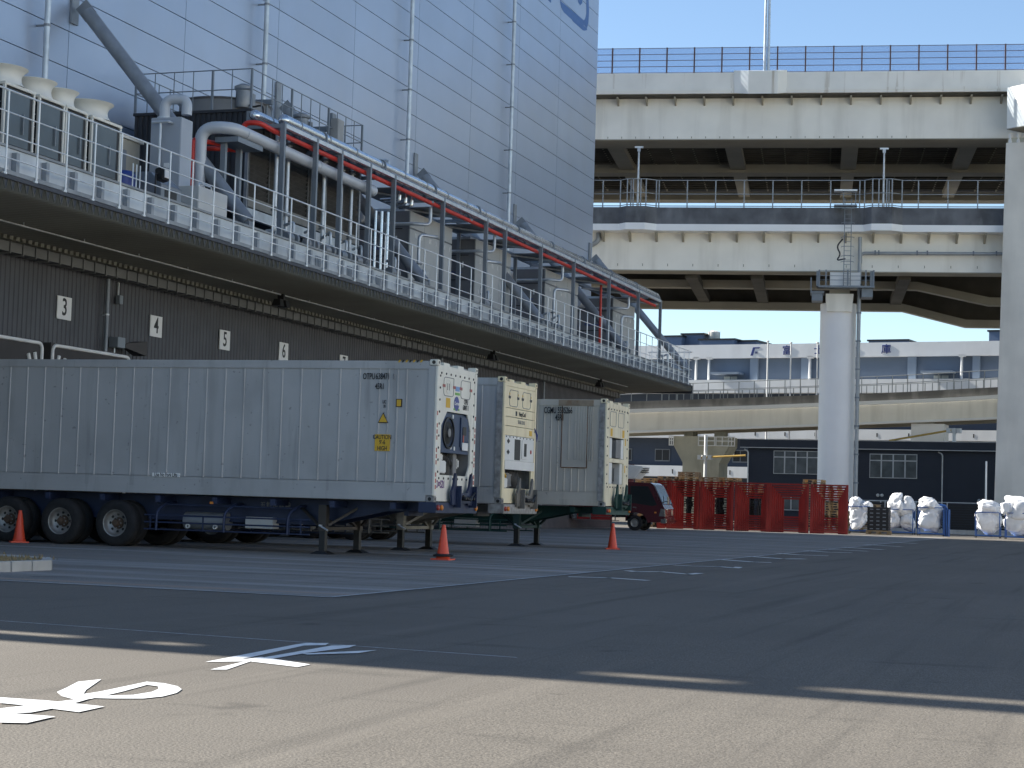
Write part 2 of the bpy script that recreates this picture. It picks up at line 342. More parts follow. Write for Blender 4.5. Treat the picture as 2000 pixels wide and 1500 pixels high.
# dock wall: vertical corrugation
def corrugated(x, y0, y1, z0, z1, pitch, depth):
    m = MB(); vs = []; y = y0
    prof = []
    while y < y1:
        prof += [(0, y), (0, min(y+pitch*.42, y1)), (depth, min(y+pitch*.5, y1)), (depth, min(y+pitch*.92, y1))]; y += pitch
    prof.append((0, y1)); n = len(prof)
    for d, y in prof: vs += [(x-d, y, z0), (x-d, y, z1)]
    return m.add(vs, [(2*i, 2*i+2, 2*i+3, 2*i+1) for i in range(n-1)])
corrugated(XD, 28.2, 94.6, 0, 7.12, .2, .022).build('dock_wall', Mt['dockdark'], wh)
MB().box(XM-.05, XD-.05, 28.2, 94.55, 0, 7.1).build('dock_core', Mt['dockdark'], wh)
for y in range(7): MB().box(XD-.04, XD+.02, 94.4-.01, 94.62, .02+y, 1+y).build('corner_trim', Mt['dockdark'], wh)
for y in (42.9, 68.1, 81.6):
    dp = MB().tube([(XD+.14, y, .1), (XD+.14, y, 6.85)], .055, 10).build('downpipe', Mt['steelgrey'], wh, smooth=True)
    for k in range(4): MB().bar((XD-.02, y, 1.2+1.55*k), (XD+.15, y, 1.2+1.55*k), .035).lathe((XD+.14, y, 1.19+1.55*k), [(.056, 0), (.066, 0), (.066, .04), (.056, .04)], 10).build('pipe_clamp', Mt['galv'], dp)
# eaves gutter with brackets along the head of the dock wall
Mt['gutter'] = mat('grey_gutter', (.17, .175, .175), .55, .2, .08, 1.5)
gut = MB().box(XD+.03, XD+.40, 28.2, 94.2, 6.86, 7.1); gut.build('gutter', Mt['gutter'], wh)
br = MB().box(0, .03, -.02, .02, -.29, .02).box(-.36, .03, -.02, .02, -.29, -.255).mesh('gutter_bracket', Mt['gutter'])
for k in range(120): inst(br, 'gutter_bracket', wh, (XD+.405, 28.6+.548*k, 7.1))
fl = MB()
for k in range(250): fl.box(XD+.02, XD+.62, 28.3+.265*k, 28.3+.265*k+.15, 7.105, 7.22)
o = fl.build('soffit_closure', mat('closure_strip', (.25, .24, .19), .6), wh)
# ================================================================== loading canopy deck
XO = -22.0; YC0, YC1 = 27.5, 95.3
cn = thing('loading_canopy', 'long cantilevered plant deck over the docks with folded plate soffit and tube railing', 'canopy', (-24, 60, 7.3))
# folded plate soffit (ridges run away from the wall)
m = MB(); pitch = .262; vs = []; n = 0; y = YC0; prof = []
while y < YC1: prof += [(y, 7.56), (y+.035, 7.56), (y+.125, 7.33), (y+.145, 7.33), (y+.235, 7.56)]; y += pitch
zin = -.21
for (yy, z) in prof: vs += [(XO, yy, z), (XD+.35, yy, z+zin*.75)]
m.add(vs, [(2*i, 2*i+2, 2*i+3, 2*i+1) for i in range(len(prof)-1)]); sf = m.build('folded_soffit', Mt['soffit'], cn)
# closing flaps in each fold at the outer edge
tri = MB().prism([(0, .03, .23), (0, .125, .0), (0, .145, 0), (0, .24, .23)], (-.01, 0, 0)).mesh('fold_closer', Mt['fold'])
fm = MB()
k = 0; y = YC0
cl = []
while y < YC1-.2:
    cl.append(y); y += pitch
for y in cl: inst(tri, 'fold_closer', cn, (XO-.02, y, 7.33))
MB().box(XO-.05, XO+.03, YC0, YC1, 7.545, 7.63).build('edge_trim', Mt['fold'], cn)
MB().box(XD+.02, XO+.03, YC1, YC1+.05, 7.2, 7.63).build('end_trim', Mt['fold'], cn)
MB().box(XM+.02, XO-.03, YC0, YC1-.02, 7.66, 7.75).build('deck_plate', Mt['galvdark'], cn)
Mt['fascia'] = mat('galvanised_fascia', (.52, .55, .57), .45, .3, .10, 1.5, streak=.3, scol=(.42, .44, .45), stretch=(2, 2, .5), orand=.08)
# fascia of galvanised plates with stiffeners set back behind the posts
y = YC0; r = random.Random(5); i = 0
while y < YC1-.3:
    L = min(1.13, YC1-.1-y)
    MB().box(XO-.34, XO-.30, y+.004, y+L-.004, 7.70, 8.28).build('fascia_plate', Mt['fascia'], cn)
    y += L
Mt['rib2'] = mat('stiffener_grey', (.30, .325, .35), .5, .3, .1, 2)
st = MB().box(0, .12, -.06, .06, 7.72, 8.2).mesh('stiffener', Mt['rib2'])
for k in range(60): inst(st, 'stiffener', cn, (XO-.295, YC0+.98+1.13*k, 0))
mb = MB().box(XO-.46, XO-.26, YC0, YC1-.1, 8.285, 8.34); mb.build('toe_flange', Mt['galvdark'], cn)
MB().box(XM+.02, XO-.32, YC0, YC1-.1, 8.17, 8.25).build('grating', Mt['galvdark'], cn)
Mt['rib'] = mat('thin_ribbed_sheet', (.36, .39, .42), .5, .4)
rb = MB()
for k in range(4): rb.box(0, .03, .1*k, .1*k+.03, 7.70, 8.12)
rbm = rb.mesh('ribbed_strip', Mt['rib'])
for k in range(17, 60):
    if k % 2 == 0 or k > 34: inst(rbm, 'ribbed_strip', cn, (XO-.29, YC0+.98+1.13*k-.62, 0))
# railing
RY = [32.3-4*1.131+1.131*k for k in range(61)]; RY = [y for y in RY if y < YC1]
pm = MB().tube([(0, 0, 7.6), (0, 0, 9.38)], .021, 8).mesh('post', Mt['galvwhite'], smooth=True)
for y in RY: inst(pm, 'post', cn, (XO+.005, y, 0))
for z, rr in ((9.385, .022), (8.93, .015), (8.45, .015), (7.98, .015)):
    MB().tube([(XO, YC0, z), (XO, YC1-.1, z)] + ([(XO-2.4, YC1-.1, z)] if z > 8.2 else []), rr, 8).build('rail', Mt['galvwhite'], cn, smooth=True)
for x in (XO-1.1, XO-2.3): inst(pm, 'post', cn, (x, YC1-.1, 0))
foot = MB().box(-.16, .0, -.05, .05, 7.63, 7.68).mesh('post_foot', Mt['galvwhite'])
for y in RY: inst(foot, 'post_foot', cn, (XO+.01, y+.0, 0))
# braces from the upper wall down to the deck
for k in range(6):
    y = 44.3+13.05*(k-1)
    if y < YC0: continue
    p, q = Vector((XM+.25, y, 14.75)), Vector((XO-.45, y, 8.42)); d = (q-p).normalized()
    b = MB().tube([p+d*.32, q-d*.1], .20, 16).build('brace', Mt['galvdark'], cn, smooth=True)
    MB().bar(p, p+d*.5, .05, .42).build('gusset', Mt['galvdark'], b)
    MB().box(XM+.01, XM+.07, y-.18, y+.18, 14.2, 15.5).build('wall_plate', Mt['galvdark'], b)
    MB().box(XO-.9, XO-.4, y-.15, y+.15, 8.25, 8.5).build('brace_shoe', Mt['steelgrey'], b)
# conduit hung under the soffit
cd = MB().tube([(-24.1, YC0, 7.18), (-24.1, 90, 7.18)], .022, 6).build('conduit', Mt['galv'], cn)
hm = MB().box(-.012, .012, -.012, .012, 0, .2).mesh('conduit_hanger', Mt['galv'])
for k in range(24): inst(hm, 'conduit_hanger', cd, (-24.1, 28.4+2.6*k, 7.18))
# floodlights under the soffit
for i, (y, nm) in enumerate(((49.8, 'above bay four'), (69.2, 'above the second trailer'), (84.9, 'near the far end of the docks'))):
    t = thing('floodlight', 'small black twin floodlight hanging under the canopy '+nm, 'floodlight', (-24.1, y, 7.1))
    MB().box(-24.2, -24.0, y-.05, y+.05, 7.02, 7.2).build('bracket', Mt['black'], t)
    for s_ in (-1, 1):
        MB().hexa([(-24.25, y+s_*.22-.13, 6.82), (-23.95, y+s_*.22-.13, 6.82), (-23.95, y+s_*.22+.13, 6.82), (-24.25, y+s_*.22+.13, 6.82)],
              [(-24.2, y+s_*.18-.1, 7.03), (-24.0, y+s_*.18-.1, 7.03), (-24.0, y+s_*.18+.1, 7.03), (-24.2, y+s_*.18+.1, 7.03)]).build('lamp_head', Mt['black'], t)
# ------------------------------------------------------------------ lettering
def text_mesh(s, size, m, extrude=.002, sx=1.0, spacing=1.0):
    cu = bpy.data.curves.new('t', 'FONT'); cu.body = s; cu.size = size; cu.extrude = extrude; cu.align_x = 'CENTER'; cu.align_y = 'CENTER'; cu.resolution_u = 3; cu.space_character = spacing; cu.offset = size*.014
    o = bpy.data.objects.new('t', cu); C.objects.link(o); dg = bpy.context.evaluated_depsgraph_get(); dg.update()
    me = bpy.data.meshes.new_from_object(o.evaluated_get(dg)); bpy.data.objects.remove(o); bpy.data.curves.remove(cu)
    for v in me.vertices: v.co.x *= sx
    me.materials.clear(); me.materials.append(m); return me
RX = (rad(90), 0, rad(90))       # text on a wall that faces +X
RY_ = (rad(90), 0, 0)            # text on a wall that faces -Y
for d, y in (('3', 41.0), ('4', 45.72), ('5', 49.88), ('6', 53.98), ('7', 58.8)):
    t = thing('number_sign', 'white dock sign with black number '+d+' on the dark corrugated wall', 'sign', (XD+.02, y, 5.5), 'dock number signs')
    MB().box(XD+.01, XD+.04, y-.33, y+.33, 5.53, 6.12).build('plate', Mt['white'], t, bevel=.004)
    inst(text_mesh(d, .62, Mt['ink'], sx=.85), 'numeral', t, (XD+.043, y, 5.83), RX)
# dock shelters with white rounded outline
Mt['curtain'] = mat('dark_dock_curtain', (.05, .046, .045), .75, var=.1)
for y0, y1, lab in ((35.0, 39.76, 'dark dock shelter with white rounded outline, left of bay three downpipe'), (40.12, 44.0, 'dark dock shelter with white rounded outline under signs three and four')):
    t = thing('dock_shelter', lab, 'dock shelter', (XD, (y0+y1)/2, 0))
    MB().box(XD, XD+.25, y0, y1, .9, 4.86).build('curtain', Mt['curtain'], t)
    R_ = .16; zt = 4.80
    pts = [(XD+.27, y0+.06, 1.0)] + [(XD+.27, p.y, p.z) for p in arc((0, y0+.06+R_, zt-R_), (0, -1, 0), (0, 0, 1), R_, 0, math.pi/2)] + [(XD+.27, p.y, p.z) for p in arc((0, y1-.06-R_, zt-R_), (0, 0, 1), (0, 1, 0), R_, 0, math.pi/2)] + [(XD+.27, y1-.06, 1.0)]
    MB().tube(pts, .045, 8).build('outline', Mt['white'], t, smooth=True)
    for s_, yy in ((1, y0+.35), (-1, y1-.35)):
        MB().tube([(XD+.262, yy+s_*.02, 4.55), (XD+.262, yy-s_*.04, 4.35)], .05, 8).tube([(XD+.262, yy+s_*.30, 4.5), (XD+.262, yy+s_*.08, 4.0)], .05, 8).build('guide_mark', Mt['white'], t, smooth=True)
# horn speaker and boxes on the dock wall
t = thing('horn_speaker', 'black horn speaker on the dock wall beside the downpipe', 'speaker', (XD, 44.1, 4.9))
MB().box(XD+.02, XD+.3, 43.25, 43.65, 5.02, 5.3).build('junction_box', Mt['steelgrey'], t, bevel=.01)
MB().tube([(XD+.12, 43.4, 5.02), (XD+.12, 43.4, 4.4)], .02, 6).build('cable_pipe', Mt['galv'], t)
MB().hexa([(XD+.2, 43.68, 5.04), (XD+.3, 43.68, 5.04), (XD+.3, 43.68, 5.16), (XD+.2, 43.68, 5.16)], [(XD+.2, 44.25, 4.86), (XD+.62, 44.25, 4.86), (XD+.62, 44.25, 5.26), (XD+.2, 44.25, 5.26)]).build('horn', Mt['black'], t)
t = thing('sensor_box', 'small grey sensor box under the gutter beside the downpipe', 'sensor', (XD, 43.6, 6.3))
MB().box(XD+.02, XD+.16, 43.5, 43.68, 6.22, 6.45).build('housing', Mt['steelgrey'], t, bevel=.01)
MB().box(XD+.03, XD+.07, 43.56, 43.6, 6.44, 6.8).build('stem', Mt['galv'], t)
# ================================================================== plant on the canopy deck
DZ = 8.25
# condensing units with white fan cowls
def cond_unit(y0, y1, label):
    cy = (y0+y1)/2; t = thing('condensing_unit', label, 'condenser', (-23.9, cy, DZ), 'fan cooled condensing units')
    X0, X1 = -24.3, -23.2
    MB().box(X0+.05, X1-.05, y0+.05, y1-.05, DZ, 8.60).build('base_frame', Mt['black'], t)
    c = MB().box(X0+.03, X1-.03, y0+.03, y1-.03, 8.6, 9.9); c.build('core', Mt['black'], t)
    for x in (X0, X1-.06):
        for y in (y0, y1-.06): MB().box(x, x+.06, y, y+.06, 8.56, 9.93).build('corner_frame', Mt['cream'], t)
    MB().box(X1-.06, X1+.01, y0+.065, y1-.065, 8.56, 8.62).build('sill_strip', Mt['cream'], t)
    MB().box(X1-.035, X1-.012, y0+.09, y1-.2, 8.66, 9.84).build('glass_panel', Mt['coil'], t)
    for k in range(4): MB().box(X0+.1, X1-.1, y0-.004, y0+.012, 8.7+.28*k, 8.72+.28*k).build('guard_bar', Mt['galv'], t)
    MB().box(X0-.01, X1+.01, y0-.01, y1+.01, 9.93, 10.0).build('top_plate', Mt['cream'], t, bevel=.01)
    r0 = min((y1-y0)/2*1.02, .60)
    MB().lathe(((X0+X1)/2, cy, 10.0), [(r0*.98, 0), (r0*.88, .05), (r0*.80, .13), (r0*.78, .21), (r0*.82, .30), (r0*.91, .365), (r0*1.0, .40), (r0*1.03, .42), (r0*.99, .43), (r0*.85, .37), (r0*.72, .22), (r0*.72, .02), (.02, .02)], 28).build('fan_cowl', Mt['cream'], t, smooth=True)
    MB().box(X1+.005, X1+.03, cy+.12, cy+.15, 8.95, 9.4).build('door_handle', Mt['galvdark'], t)
for a, b, l in ((31.55, 32.95, 'fan cooled condensing unit cut by the frame edge beside the next in its row'), (33.9, 35.08, 'white cowled condensing unit second in its row on the deck'), (35.25, 36.30, 'white cowled condensing unit third in its row on the deck'),
                (36.34, 37.28, 'narrow condensing unit with darker panel, fourth in its row'), (37.46, 38.80, 'white cowled condensing unit at the row end beside the beige box')): cond_unit(a, b, l)
t = thing('beige_cabinet', 'beige equipment cabinet behind the last condensing unit', 'cabinet', (-25.3, 41, DZ))
MB().box(-26.2, -24.6, 38.2, 42.1, DZ, 10.25).build('casing', mat('beige_casing', (.36, .34, .28), .55, streak=.2), t, bevel=.02)
MB().box(-26.25, -24.55, 38.15, 42.2, 10.25, 10.33).build('lid', Mt['cream'], t)
MB().box(-24.6, -24.585, 41.0, 41.4, 8.7, 9.95).build('door', Mt['steelgrey'], t)
t = thing('blue_pump', 'dark blue pump set beside the last condensing unit', 'pump', (-23.3, 39.4, DZ))
MB().lathe((-23.4, 39.3, DZ+.02), [(.01, 0), (.28, 0), (.3, .1), (.3, .62), (.22, .72), (.01, .74)], 16).build('motor', Mt['blue'], t, smooth=True)
MB().box(-23.7, -23.1, 38.98, 39.75, DZ, 8.34).build('base_plate', Mt['black'], t)
for k in range(3): MB().tube([(-23.05, 39.15+.17*k, 8.3), (-23.05, 39.15+.17*k, 9.15)], .016, 6).build('tie_rod', Mt['galvwhite'], t)
t = thing('work_lamp', 'black work lamp with pale glass clamped beside the blue pump', 'lamp', (-22.5, 39.4, 8.9))
MB().hexa([(-22.55, 39.35, 8.75), (-22.35, 39.35, 8.8), (-22.35, 39.75, 8.8), (-22.55, 39.75, 8.75)], [(-22.6, 39.4, 9.05), (-22.4, 39.4, 9.12), (-22.4, 39.7, 9.12), (-22.6, 39.7, 9.05)]).build('head', Mt['black'], t, bevel=.02)
MB().box(-22.35, -22.325, 39.44, 39.66, 8.84, 9.06).build('lens', Mt['white'], t)
MB().tube([(-22.5, 39.3, 8.26), (-22.5, 39.3, 8.9), (-22.5, 39.4, 8.92)], .025, 6).build('arm', Mt['black'], t)
t = thing('control_console', 'dark grey control console between the pump and the tall cabinet', 'console', (-23.2, 40.6, DZ))
MB().box(-23.6, -22.75, 40.0, 41.05, DZ, 8.8).hexa([(-23.6, 40.0, 8.8), (-22.75, 40.0, 8.8), (-22.75, 41.05, 8.8), (-23.6, 41.05, 8.8)], [(-23.6, 40.05, 9.12), (-23.1, 40.05, 9.12), (-23.1, 41.0, 9.12), (-23.6, 41.0, 9.12)]).build('casing', Mt['steelgrey'], t, bevel=.015)
MB().box(-22.755, -22.74, 40.2, 40.8, 8.5, 8.72).build('window', Mt['black'], t)
# tall grey cabinet with the hooked pipe
t = thing('tall_cabinet', 'tall light grey cabinet with hooked pipe on top beside the cooling tower', 'cabinet', (-23.7, 42.2, DZ))
MB().box(-24.18, -23.3, 41.87, 42.5, 8.55, 10.88).build('casing', mat('grey_cabinet_face', (.37, .40, .44), .5, .1, .04, 1.0), t, bevel=.015)
MB().box(-24.1, -23.4, 41.9, 42.45, DZ, 8.56).build('plinth', Mt['black'], t)
MB().tube(bend([(-23.95, 42.15, 10.86), (-23.95, 42.15, 11.42), (-23.36, 42.25, 11.42), (-23.36, 42.25, 11.0)], .26, 7), .135, 14).build('vent_pipe', Mt['pipegrey'], t, smooth=True)
MB().lathe((-23.95, 42.15, 10.89), [(.14, 0), (.19, 0), (.19, .05), (.14, .05)], 16).build('pipe_flange', Mt['galv'], t)
MB().tube(bend([(-24.05, 41.7, 10.72), (-23.55, 41.68, 10.72), (-23.55, 41.88, 10.72)], .06), .04, 8).tube([(-23.8, 41.7, 10.72), (-23.8, 41.7, 8.4)], .035, 8).build('drain_pipe', Mt['galv'], t, smooth=True)
MB().box(-23.75, -23.6, 41.855, 41.872, 9.55, 9.68).build('name_plate', Mt['white'], t)
t = thing('low_cabinet', 'low pale cabinet in front of the tall grey cabinet', 'cabinet', (-22.95, 42.5, DZ))
MB().box(-23.25, -22.65, 41.75, 43.35, 8.35, 9.05).build('casing', Mt['cabinet'], t, bevel=.015)
MB().box(-23.2, -22.7, 41.8, 43.3, DZ, 8.36).build('plinth', Mt['black'], t)
MB().tube(bend([(-22.9, 42.2, 9.04), (-22.9, 42.2, 9.2), (-22.9, 42.9, 9.2), (-22.9, 42.9, 9.04)], .08), .025, 8).build('handle_pipe', Mt['galv'], t, smooth=True)
# cooling tower
tw = thing('cooling_tower', 'charcoal corrugated cooling tower with louvred side and roof railing', 'cooling tower', (-25.7, 51, DZ))
X0, X1, Y0, Y1, Z0, Z1 = -27.65, -23.9, 46.94, 54.95, 9.35, 12.2
MB().box(X0+.05, X1-.12, Y0+.05, Y1-.05, Z0+.02, Z1-.02).build('core', Mt['black'], tw)
def corrX(y, x0, x1, z0, z1, pitch, dep):
    m = MB(); prof = []; x = x0
    while x < x1: prof += [(x, 0), (min(x+pitch*.45, x1), 0), (min(x+pitch*.55, x1), dep), (min(x+pitch*.9, x1), dep)]; x += pitch
    prof.append((x1, 0)); vs = []
    for x, d in prof: vs += [(x, y+d, z0), (x, y+d, z1)]
    return m.add(vs, [(2*i, 2*i+1, 2*i+3, 2*i+2) for i in range(len(prof)-1)])
corrX(Y0, X0, X1, Z0, Z1-.08, .17, .04).build('end_cladding', Mt['tower'], tw)
MB().box(X0-.04, X1+.04, Y0-.04, Y1+.04, Z1-.08, Z1).build('roof_deck', Mt['tower'], tw)
# base frame legs
for y in (Y0+.1, 49.0, 51.2, 53.4, Y1-.1):
    for x in (X1-.12, X0+.2): MB().box(x-.08, x+.08, y-.08, y+.08, DZ-.01, Z0+.02).build('leg', Mt['galv'] if x > -25 else Mt['steelgrey'], tw)
MB().box(X1-.25, X1-.02, Y0, Y1, 9.1, 9.36).build('sill_beam', Mt['galv'], tw)
# louvred side: three bays of blades
posts = [Y0, 49.6, 52.3, Y1]
for i, (a, b) in enumerate(zip(posts, posts[1:])):
    MB().box(X1-.1, X1, a-.06, a+.06, Z0, Z1-.08).build('louvre_post', Mt['galvdark'], tw)
    MB().box(X1-.1, X1-.02, a+.1, b-.1, Z0+.05, Z0+.34).build('sump_panel', mat('sump', (.24, .23, .2), .6, streak=.3) if i == 0 else bpy.data.materials['sump'], tw)
    bl = MB().hexa([(-.11, a+.09, -.055), (-.095, a+.09, -.065), (-.095, b-.09, -.065), (-.11, b-.09, -.055)], [(-.01, a+.09, .055), (.005, a+.09, .045), (.005, b-.09, .045), (-.01, b-.09, .055)]).mesh('louvre_blade', Mt['louvre'])
    for k in range(17): inst(bl, 'louvre_blade', tw, (X1, 0, 9.78+.135*k))
    mid = (a+b)/2; MB().box(X1-.05, X1+.012, mid-.03, mid+.03, 9.7, Z1-.08).build('louvre_mullion', Mt['louvre'], tw)
MB().box(X1-.1, X1, Y1-.06, Y1+.06, Z0, Z1-.08).build('louvre_post', Mt['galvdark'], tw)
# roof railing
rl = [(X0, Y0), (X1, Y0), (X1, Y1), (X0, Y1)]
for i in range(4):
    p, q = rl[i], rl[(i+1) % 4]
    for z in (13.36, 12.78): MB().tube([(p[0], p[1], z), (q[0], q[1], z)], .017, 6).build('rail', Mt['steelgrey'], tw)
    n_ = 6 if i % 2 == 0 else 12
    for k in range(n_):
        x = p[0]+(q[0]-p[0])*k/n_; y = p[1]+(q[1]-p[1])*k/n_
        big = k % 4 == 0
        MB().bar((x, y, Z1-.02), (x, y, 13.37), .06 if big else .022).build('rail_post', Mt['steelgrey'], tw)
# fan stack, motor and beam
for cy in (48.9, 52.9):
    MB().lathe((-25.75, cy, Z1), [(1.36, 0), (1.36, .5), (1.42, .55), (1.36, .58), (1.30, .5), (1.30, .02), (.02, .02)], 32).build('fan_stack', mat('fan_stack', (.22, .22, .22), .5) if cy < 50 else bpy.data.materials['fan_stack'], tw, smooth=True)
    MB().bar((-27.1, cy, Z1+.72), (-24.2, cy, Z1+.62), .16, .14).bar((-27.0, cy, Z1), (-27.0, cy, Z1+.7), .1).bar((-24.4, cy, Z1), (-24.4, cy, Z1+.6), .1).build('fan_beam', Mt['steelgrey'], tw)
    mo = MB().lathe((-24.65, cy-1.0, Z1+.25), [(.01, 0), (.2, 0), (.22, .06), (.22, .5), (.27, .54), (.27, .62), (.12, .70), (.01, .70)], 16).box(-24.9, -24.4, cy-.86, cy-.7, Z1, Z1+.7).build('motor', Mt['galvdark'], tw, smooth=True)
    MB().tube(bend([(-24.5, cy-1.0, Z1+.35), (-24.3, cy-1.05, Z1+.25), (-23.95, cy-1.1, Z1+.3), (-23.88, cy-1.1, Z1-.6)], .15), .03, 6).build('motor_cable', Mt['black'], tw)
t = thing('switch_box', 'weathered grey switch box fixed to the cooling tower railing', 'switch box', (-24, 53.2, 12.4))
MB().box(-23.98, -23.72, 52.6, 53.1, 12.28, 13.1).build('casing', mat('old_box', (.30, .30, .29), .6, streak=.3), t, bevel=.02)
MB().box(-24.05, -23.96, 52.7, 53.0, 12.2, 13.3).build('back_bracket', Mt['steelgrey'], t)
MB().tube(bend([(-23.85, 53.1, 12.3), (-23.85, 54.2, 12.3), (-23.4, 55.6, 12.3), (-23.2, 55.6, 12.3), (-23.2, 55.6, 11.9)], .12), .045, 8).build('conduit', Mt['galv'], t, smooth=True)
# pipe rack along the outer side of the deck
XR = -22.8; ZR = 11.72
rk = thing('pipe_rack', 'grey steel pipe rack with a row of posts along the plant deck', 'pipe rack', (-23.4, 68, DZ))
PY = [46.84, 49.06, 50.86, 53.09, 55.15, 59.7, 64.26, 66.47, 71.03, 75.71, 81.43, 86.78, 91.25]
for y in PY:
    MB().box(XR-.07, XR+.07, y-.055, y+.055, DZ-.01, ZR).build('post', Mt['steelgrey'], rk)
    MB().box(-24.9, XR-.075, y-.04, y+.04, ZR-.14, ZR-.02).build('cross_beam', Mt['steelgrey'], rk)
for y in [57.5, 66.47, 73.4, 81.43, 88.0]: MB().box(-24.75, -24.62, y-.06, y+.06, DZ-.01, ZR-.15).build('rear_post', Mt['steelgrey'], rk)
for a, b in zip(PY, PY[1:]): MB().box(XR-.05, XR+.06, a+.06, b-.06, ZR-.13, ZR-.01).build('edge_beam', Mt['galv'], rk)
MB().box(-24.95, -24.8, 46.8, 91.2, ZR-.16, ZR).build('rear_beam', Mt['steelgrey'], rk)
for k in range(9):
    y = 56.4+4.0*k; MB().box(-24.7, -23.3, y, y+2.2, ZR-.2, ZR-.17).build('cable_tray', Mt['galvdark'], rk)
    MB().bar((-24.8, y-.6, ZR-.26), (XR-.1, y+2.6, ZR-.26), .07).build('plan_brace', Mt['steelgrey'], rk)
# insulated silver mains on top of the rack
for i, (x, y0, r_) in enumerate(((-22.98, 47.2, .17), (-23.5, 46.4, .16))):
    t = thing('insulated_main', ('outer' if i == 0 else 'inner')+' silver clad insulated main along the top of the pipe rack', 'pipe', (x, 68, ZR))
    MB().lathe((x, y0, ZR+r_), [(.01, -.12), (r_*.6, -.10), (r_*.95, -.03), (r_, 0)], 16, (0, 1, 0)).tube([(x, y0, ZR+r_), (x, 91.0, ZR+r_)] + ([(x, 91.25, ZR+r_-.08), (x, 91.35, ZR)] if i == 0 else []), r_, 16).build('cladding', Mt['silver'], t, smooth=True)
    for k in range(22): MB().lathe((x, y0+.9+2.02*k, ZR+r_), [(r_, 0), (r_+.012, 0), (r_+.012, .04), (r_, .04)], 16, (0, 1, 0)).build('band', Mt['galvdark'], t)
    for k in range(9): MB().tube([(x-.19, y0+2.6+4.6*k, ZR-.02)]+[p for p in arc((x, y0+2.6+4.6*k, ZR+r_), (-1, 0, 0), (0, 0, 1), r_+.02, 0, math.pi, 8)]+[(x+.19, y0+2.6+4.6*k, ZR-.02)], .025, 6).build('u_bolt', Mt['steelgrey'], t)
# red sprinkler pipes
t = thing('red_pipe', 'long red pipe slung under the edge of the pipe rack', 'pipe', (XR-.2, 68, 11.4))
MB().tube(bend([(-23.55, 45.85, 10.75), (-23.55, 45.85, 11.55), (-23.1, 45.9, 11.55), (XR-.18, 46.6, 11.45), (XR-.18, 90.8, 11.38)], .2), .075, 10).build('run', Mt['red'], t, smooth=True)
MB().tube(bend([(-23.55, 45.85, 10.77), (-24.1, 45.2, 10.72), (-24.3, 45.2, 10.72)], .15), .07, 10).build('link', Mt['red'], t, smooth=True)
t = thing('red_pipe', 'short red riser pipe beside the tall grey cabinet', 'pipe', (-24.1, 44.3, DZ))
MB().tube(bend([(-24.1, 44.0, DZ), (-24.1, 44.0, 10.75), (-23.7, 44.9, 10.75)], .16), .07, 10).build('riser', Mt['red'], t, smooth=True)
t = thing('red_pipe', 'upright red pipe between two chiller cabinets under the rack', 'pipe', (-23.4, 82.2, DZ))
MB().tube([(-23.4, 82.2, DZ), (-23.4, 82.2, 11.4)], .06, 8).build('riser', Mt['red'], t, smooth=True)
# big pale grey pipe in front of the cooling tower
t = thing('grey_main', 'thick pale grey pipe rising and running in front of the cooling tower louvres', 'pipe', (-23.2, 49, 9))
MB().tube(bend([(-24.5, 44.0, 9.15), (-23.95, 44.15, 9.15), (-23.95, 44.15, 11.08), (-23.1, 44.3, 11.08), (-23.1, 54.0, 11.02)], .42, 8), .17, 16).build('run', Mt['pipegrey'], t, smooth=True)
MB().lathe((-23.1, 54.0, 11.02), [(.17, 0), (.185, .02), (.185, .1), (.14, .16), (.01, .18)], 16, (0, 1, 0)).build('end_cap', Mt['pipegrey'], t, smooth=True)
for y in (45.0, 49.8): MB().lathe((-23.1, y, 11.06), [(.17, 0), (.182, 0), (.182, .06), (.17, .06)], 16, (0, 1, 0)).build('coupling', Mt['pipegrey'], t)
MB().lathe((-24.5, 44.0, 9.15), [(.01, -.05), (.26, -.05), (.26, .0), (.17, .0)], 16, (1, .27, 0)).build('flange', Mt['galv'], t)
for y in (44.6, 45.5): MB().box(-23.55, -23.4, y-.06, y+.06, DZ, 10.72).build('stand', Mt['steelgrey'], t)
MB().box(-23.65, -22.95, 44.4, 45.9, 10.72, 10.86).build('stand_beam', Mt['steelgrey'], t)
# thin drop pipes with flanges beside the louvres
for i, y in enumerate((47.6, 48.35, 50.1, 50.9, 52.2, 53.0, 54.3)):
    hi = i % 2 == 0
    t = thing('drop_pipe', 'slim galvanised drop pipe with flanges in front of the tower louvres', 'pipe', (-23.35, y, 8.6), 'drop pipes in front of the tower')
    MB().tube([(-23.35, y, 9.0), (-23.35, y, 11.55)], .06, 10).build('run', Mt['galv'], t, smooth=True)
    MB().tube(bend([(-23.35, y, 9.02), (-23.35, y, 8.75), (-23.6, y, 8.75)], .12), .06, 10).build('elbow', Mt['galv'], t, smooth=True)
    for z in ((11.25, 9.35) if hi else (11.35, 9.3)):
        MB().lathe((-23.35, y, z), [(.06, 0), (.12, 0), (.12, .035), (.08, .04), (.08, .07), (.12, .075), (.12, .11), (.06, .11)], 12).build('flange', Mt['galvdark'], t)
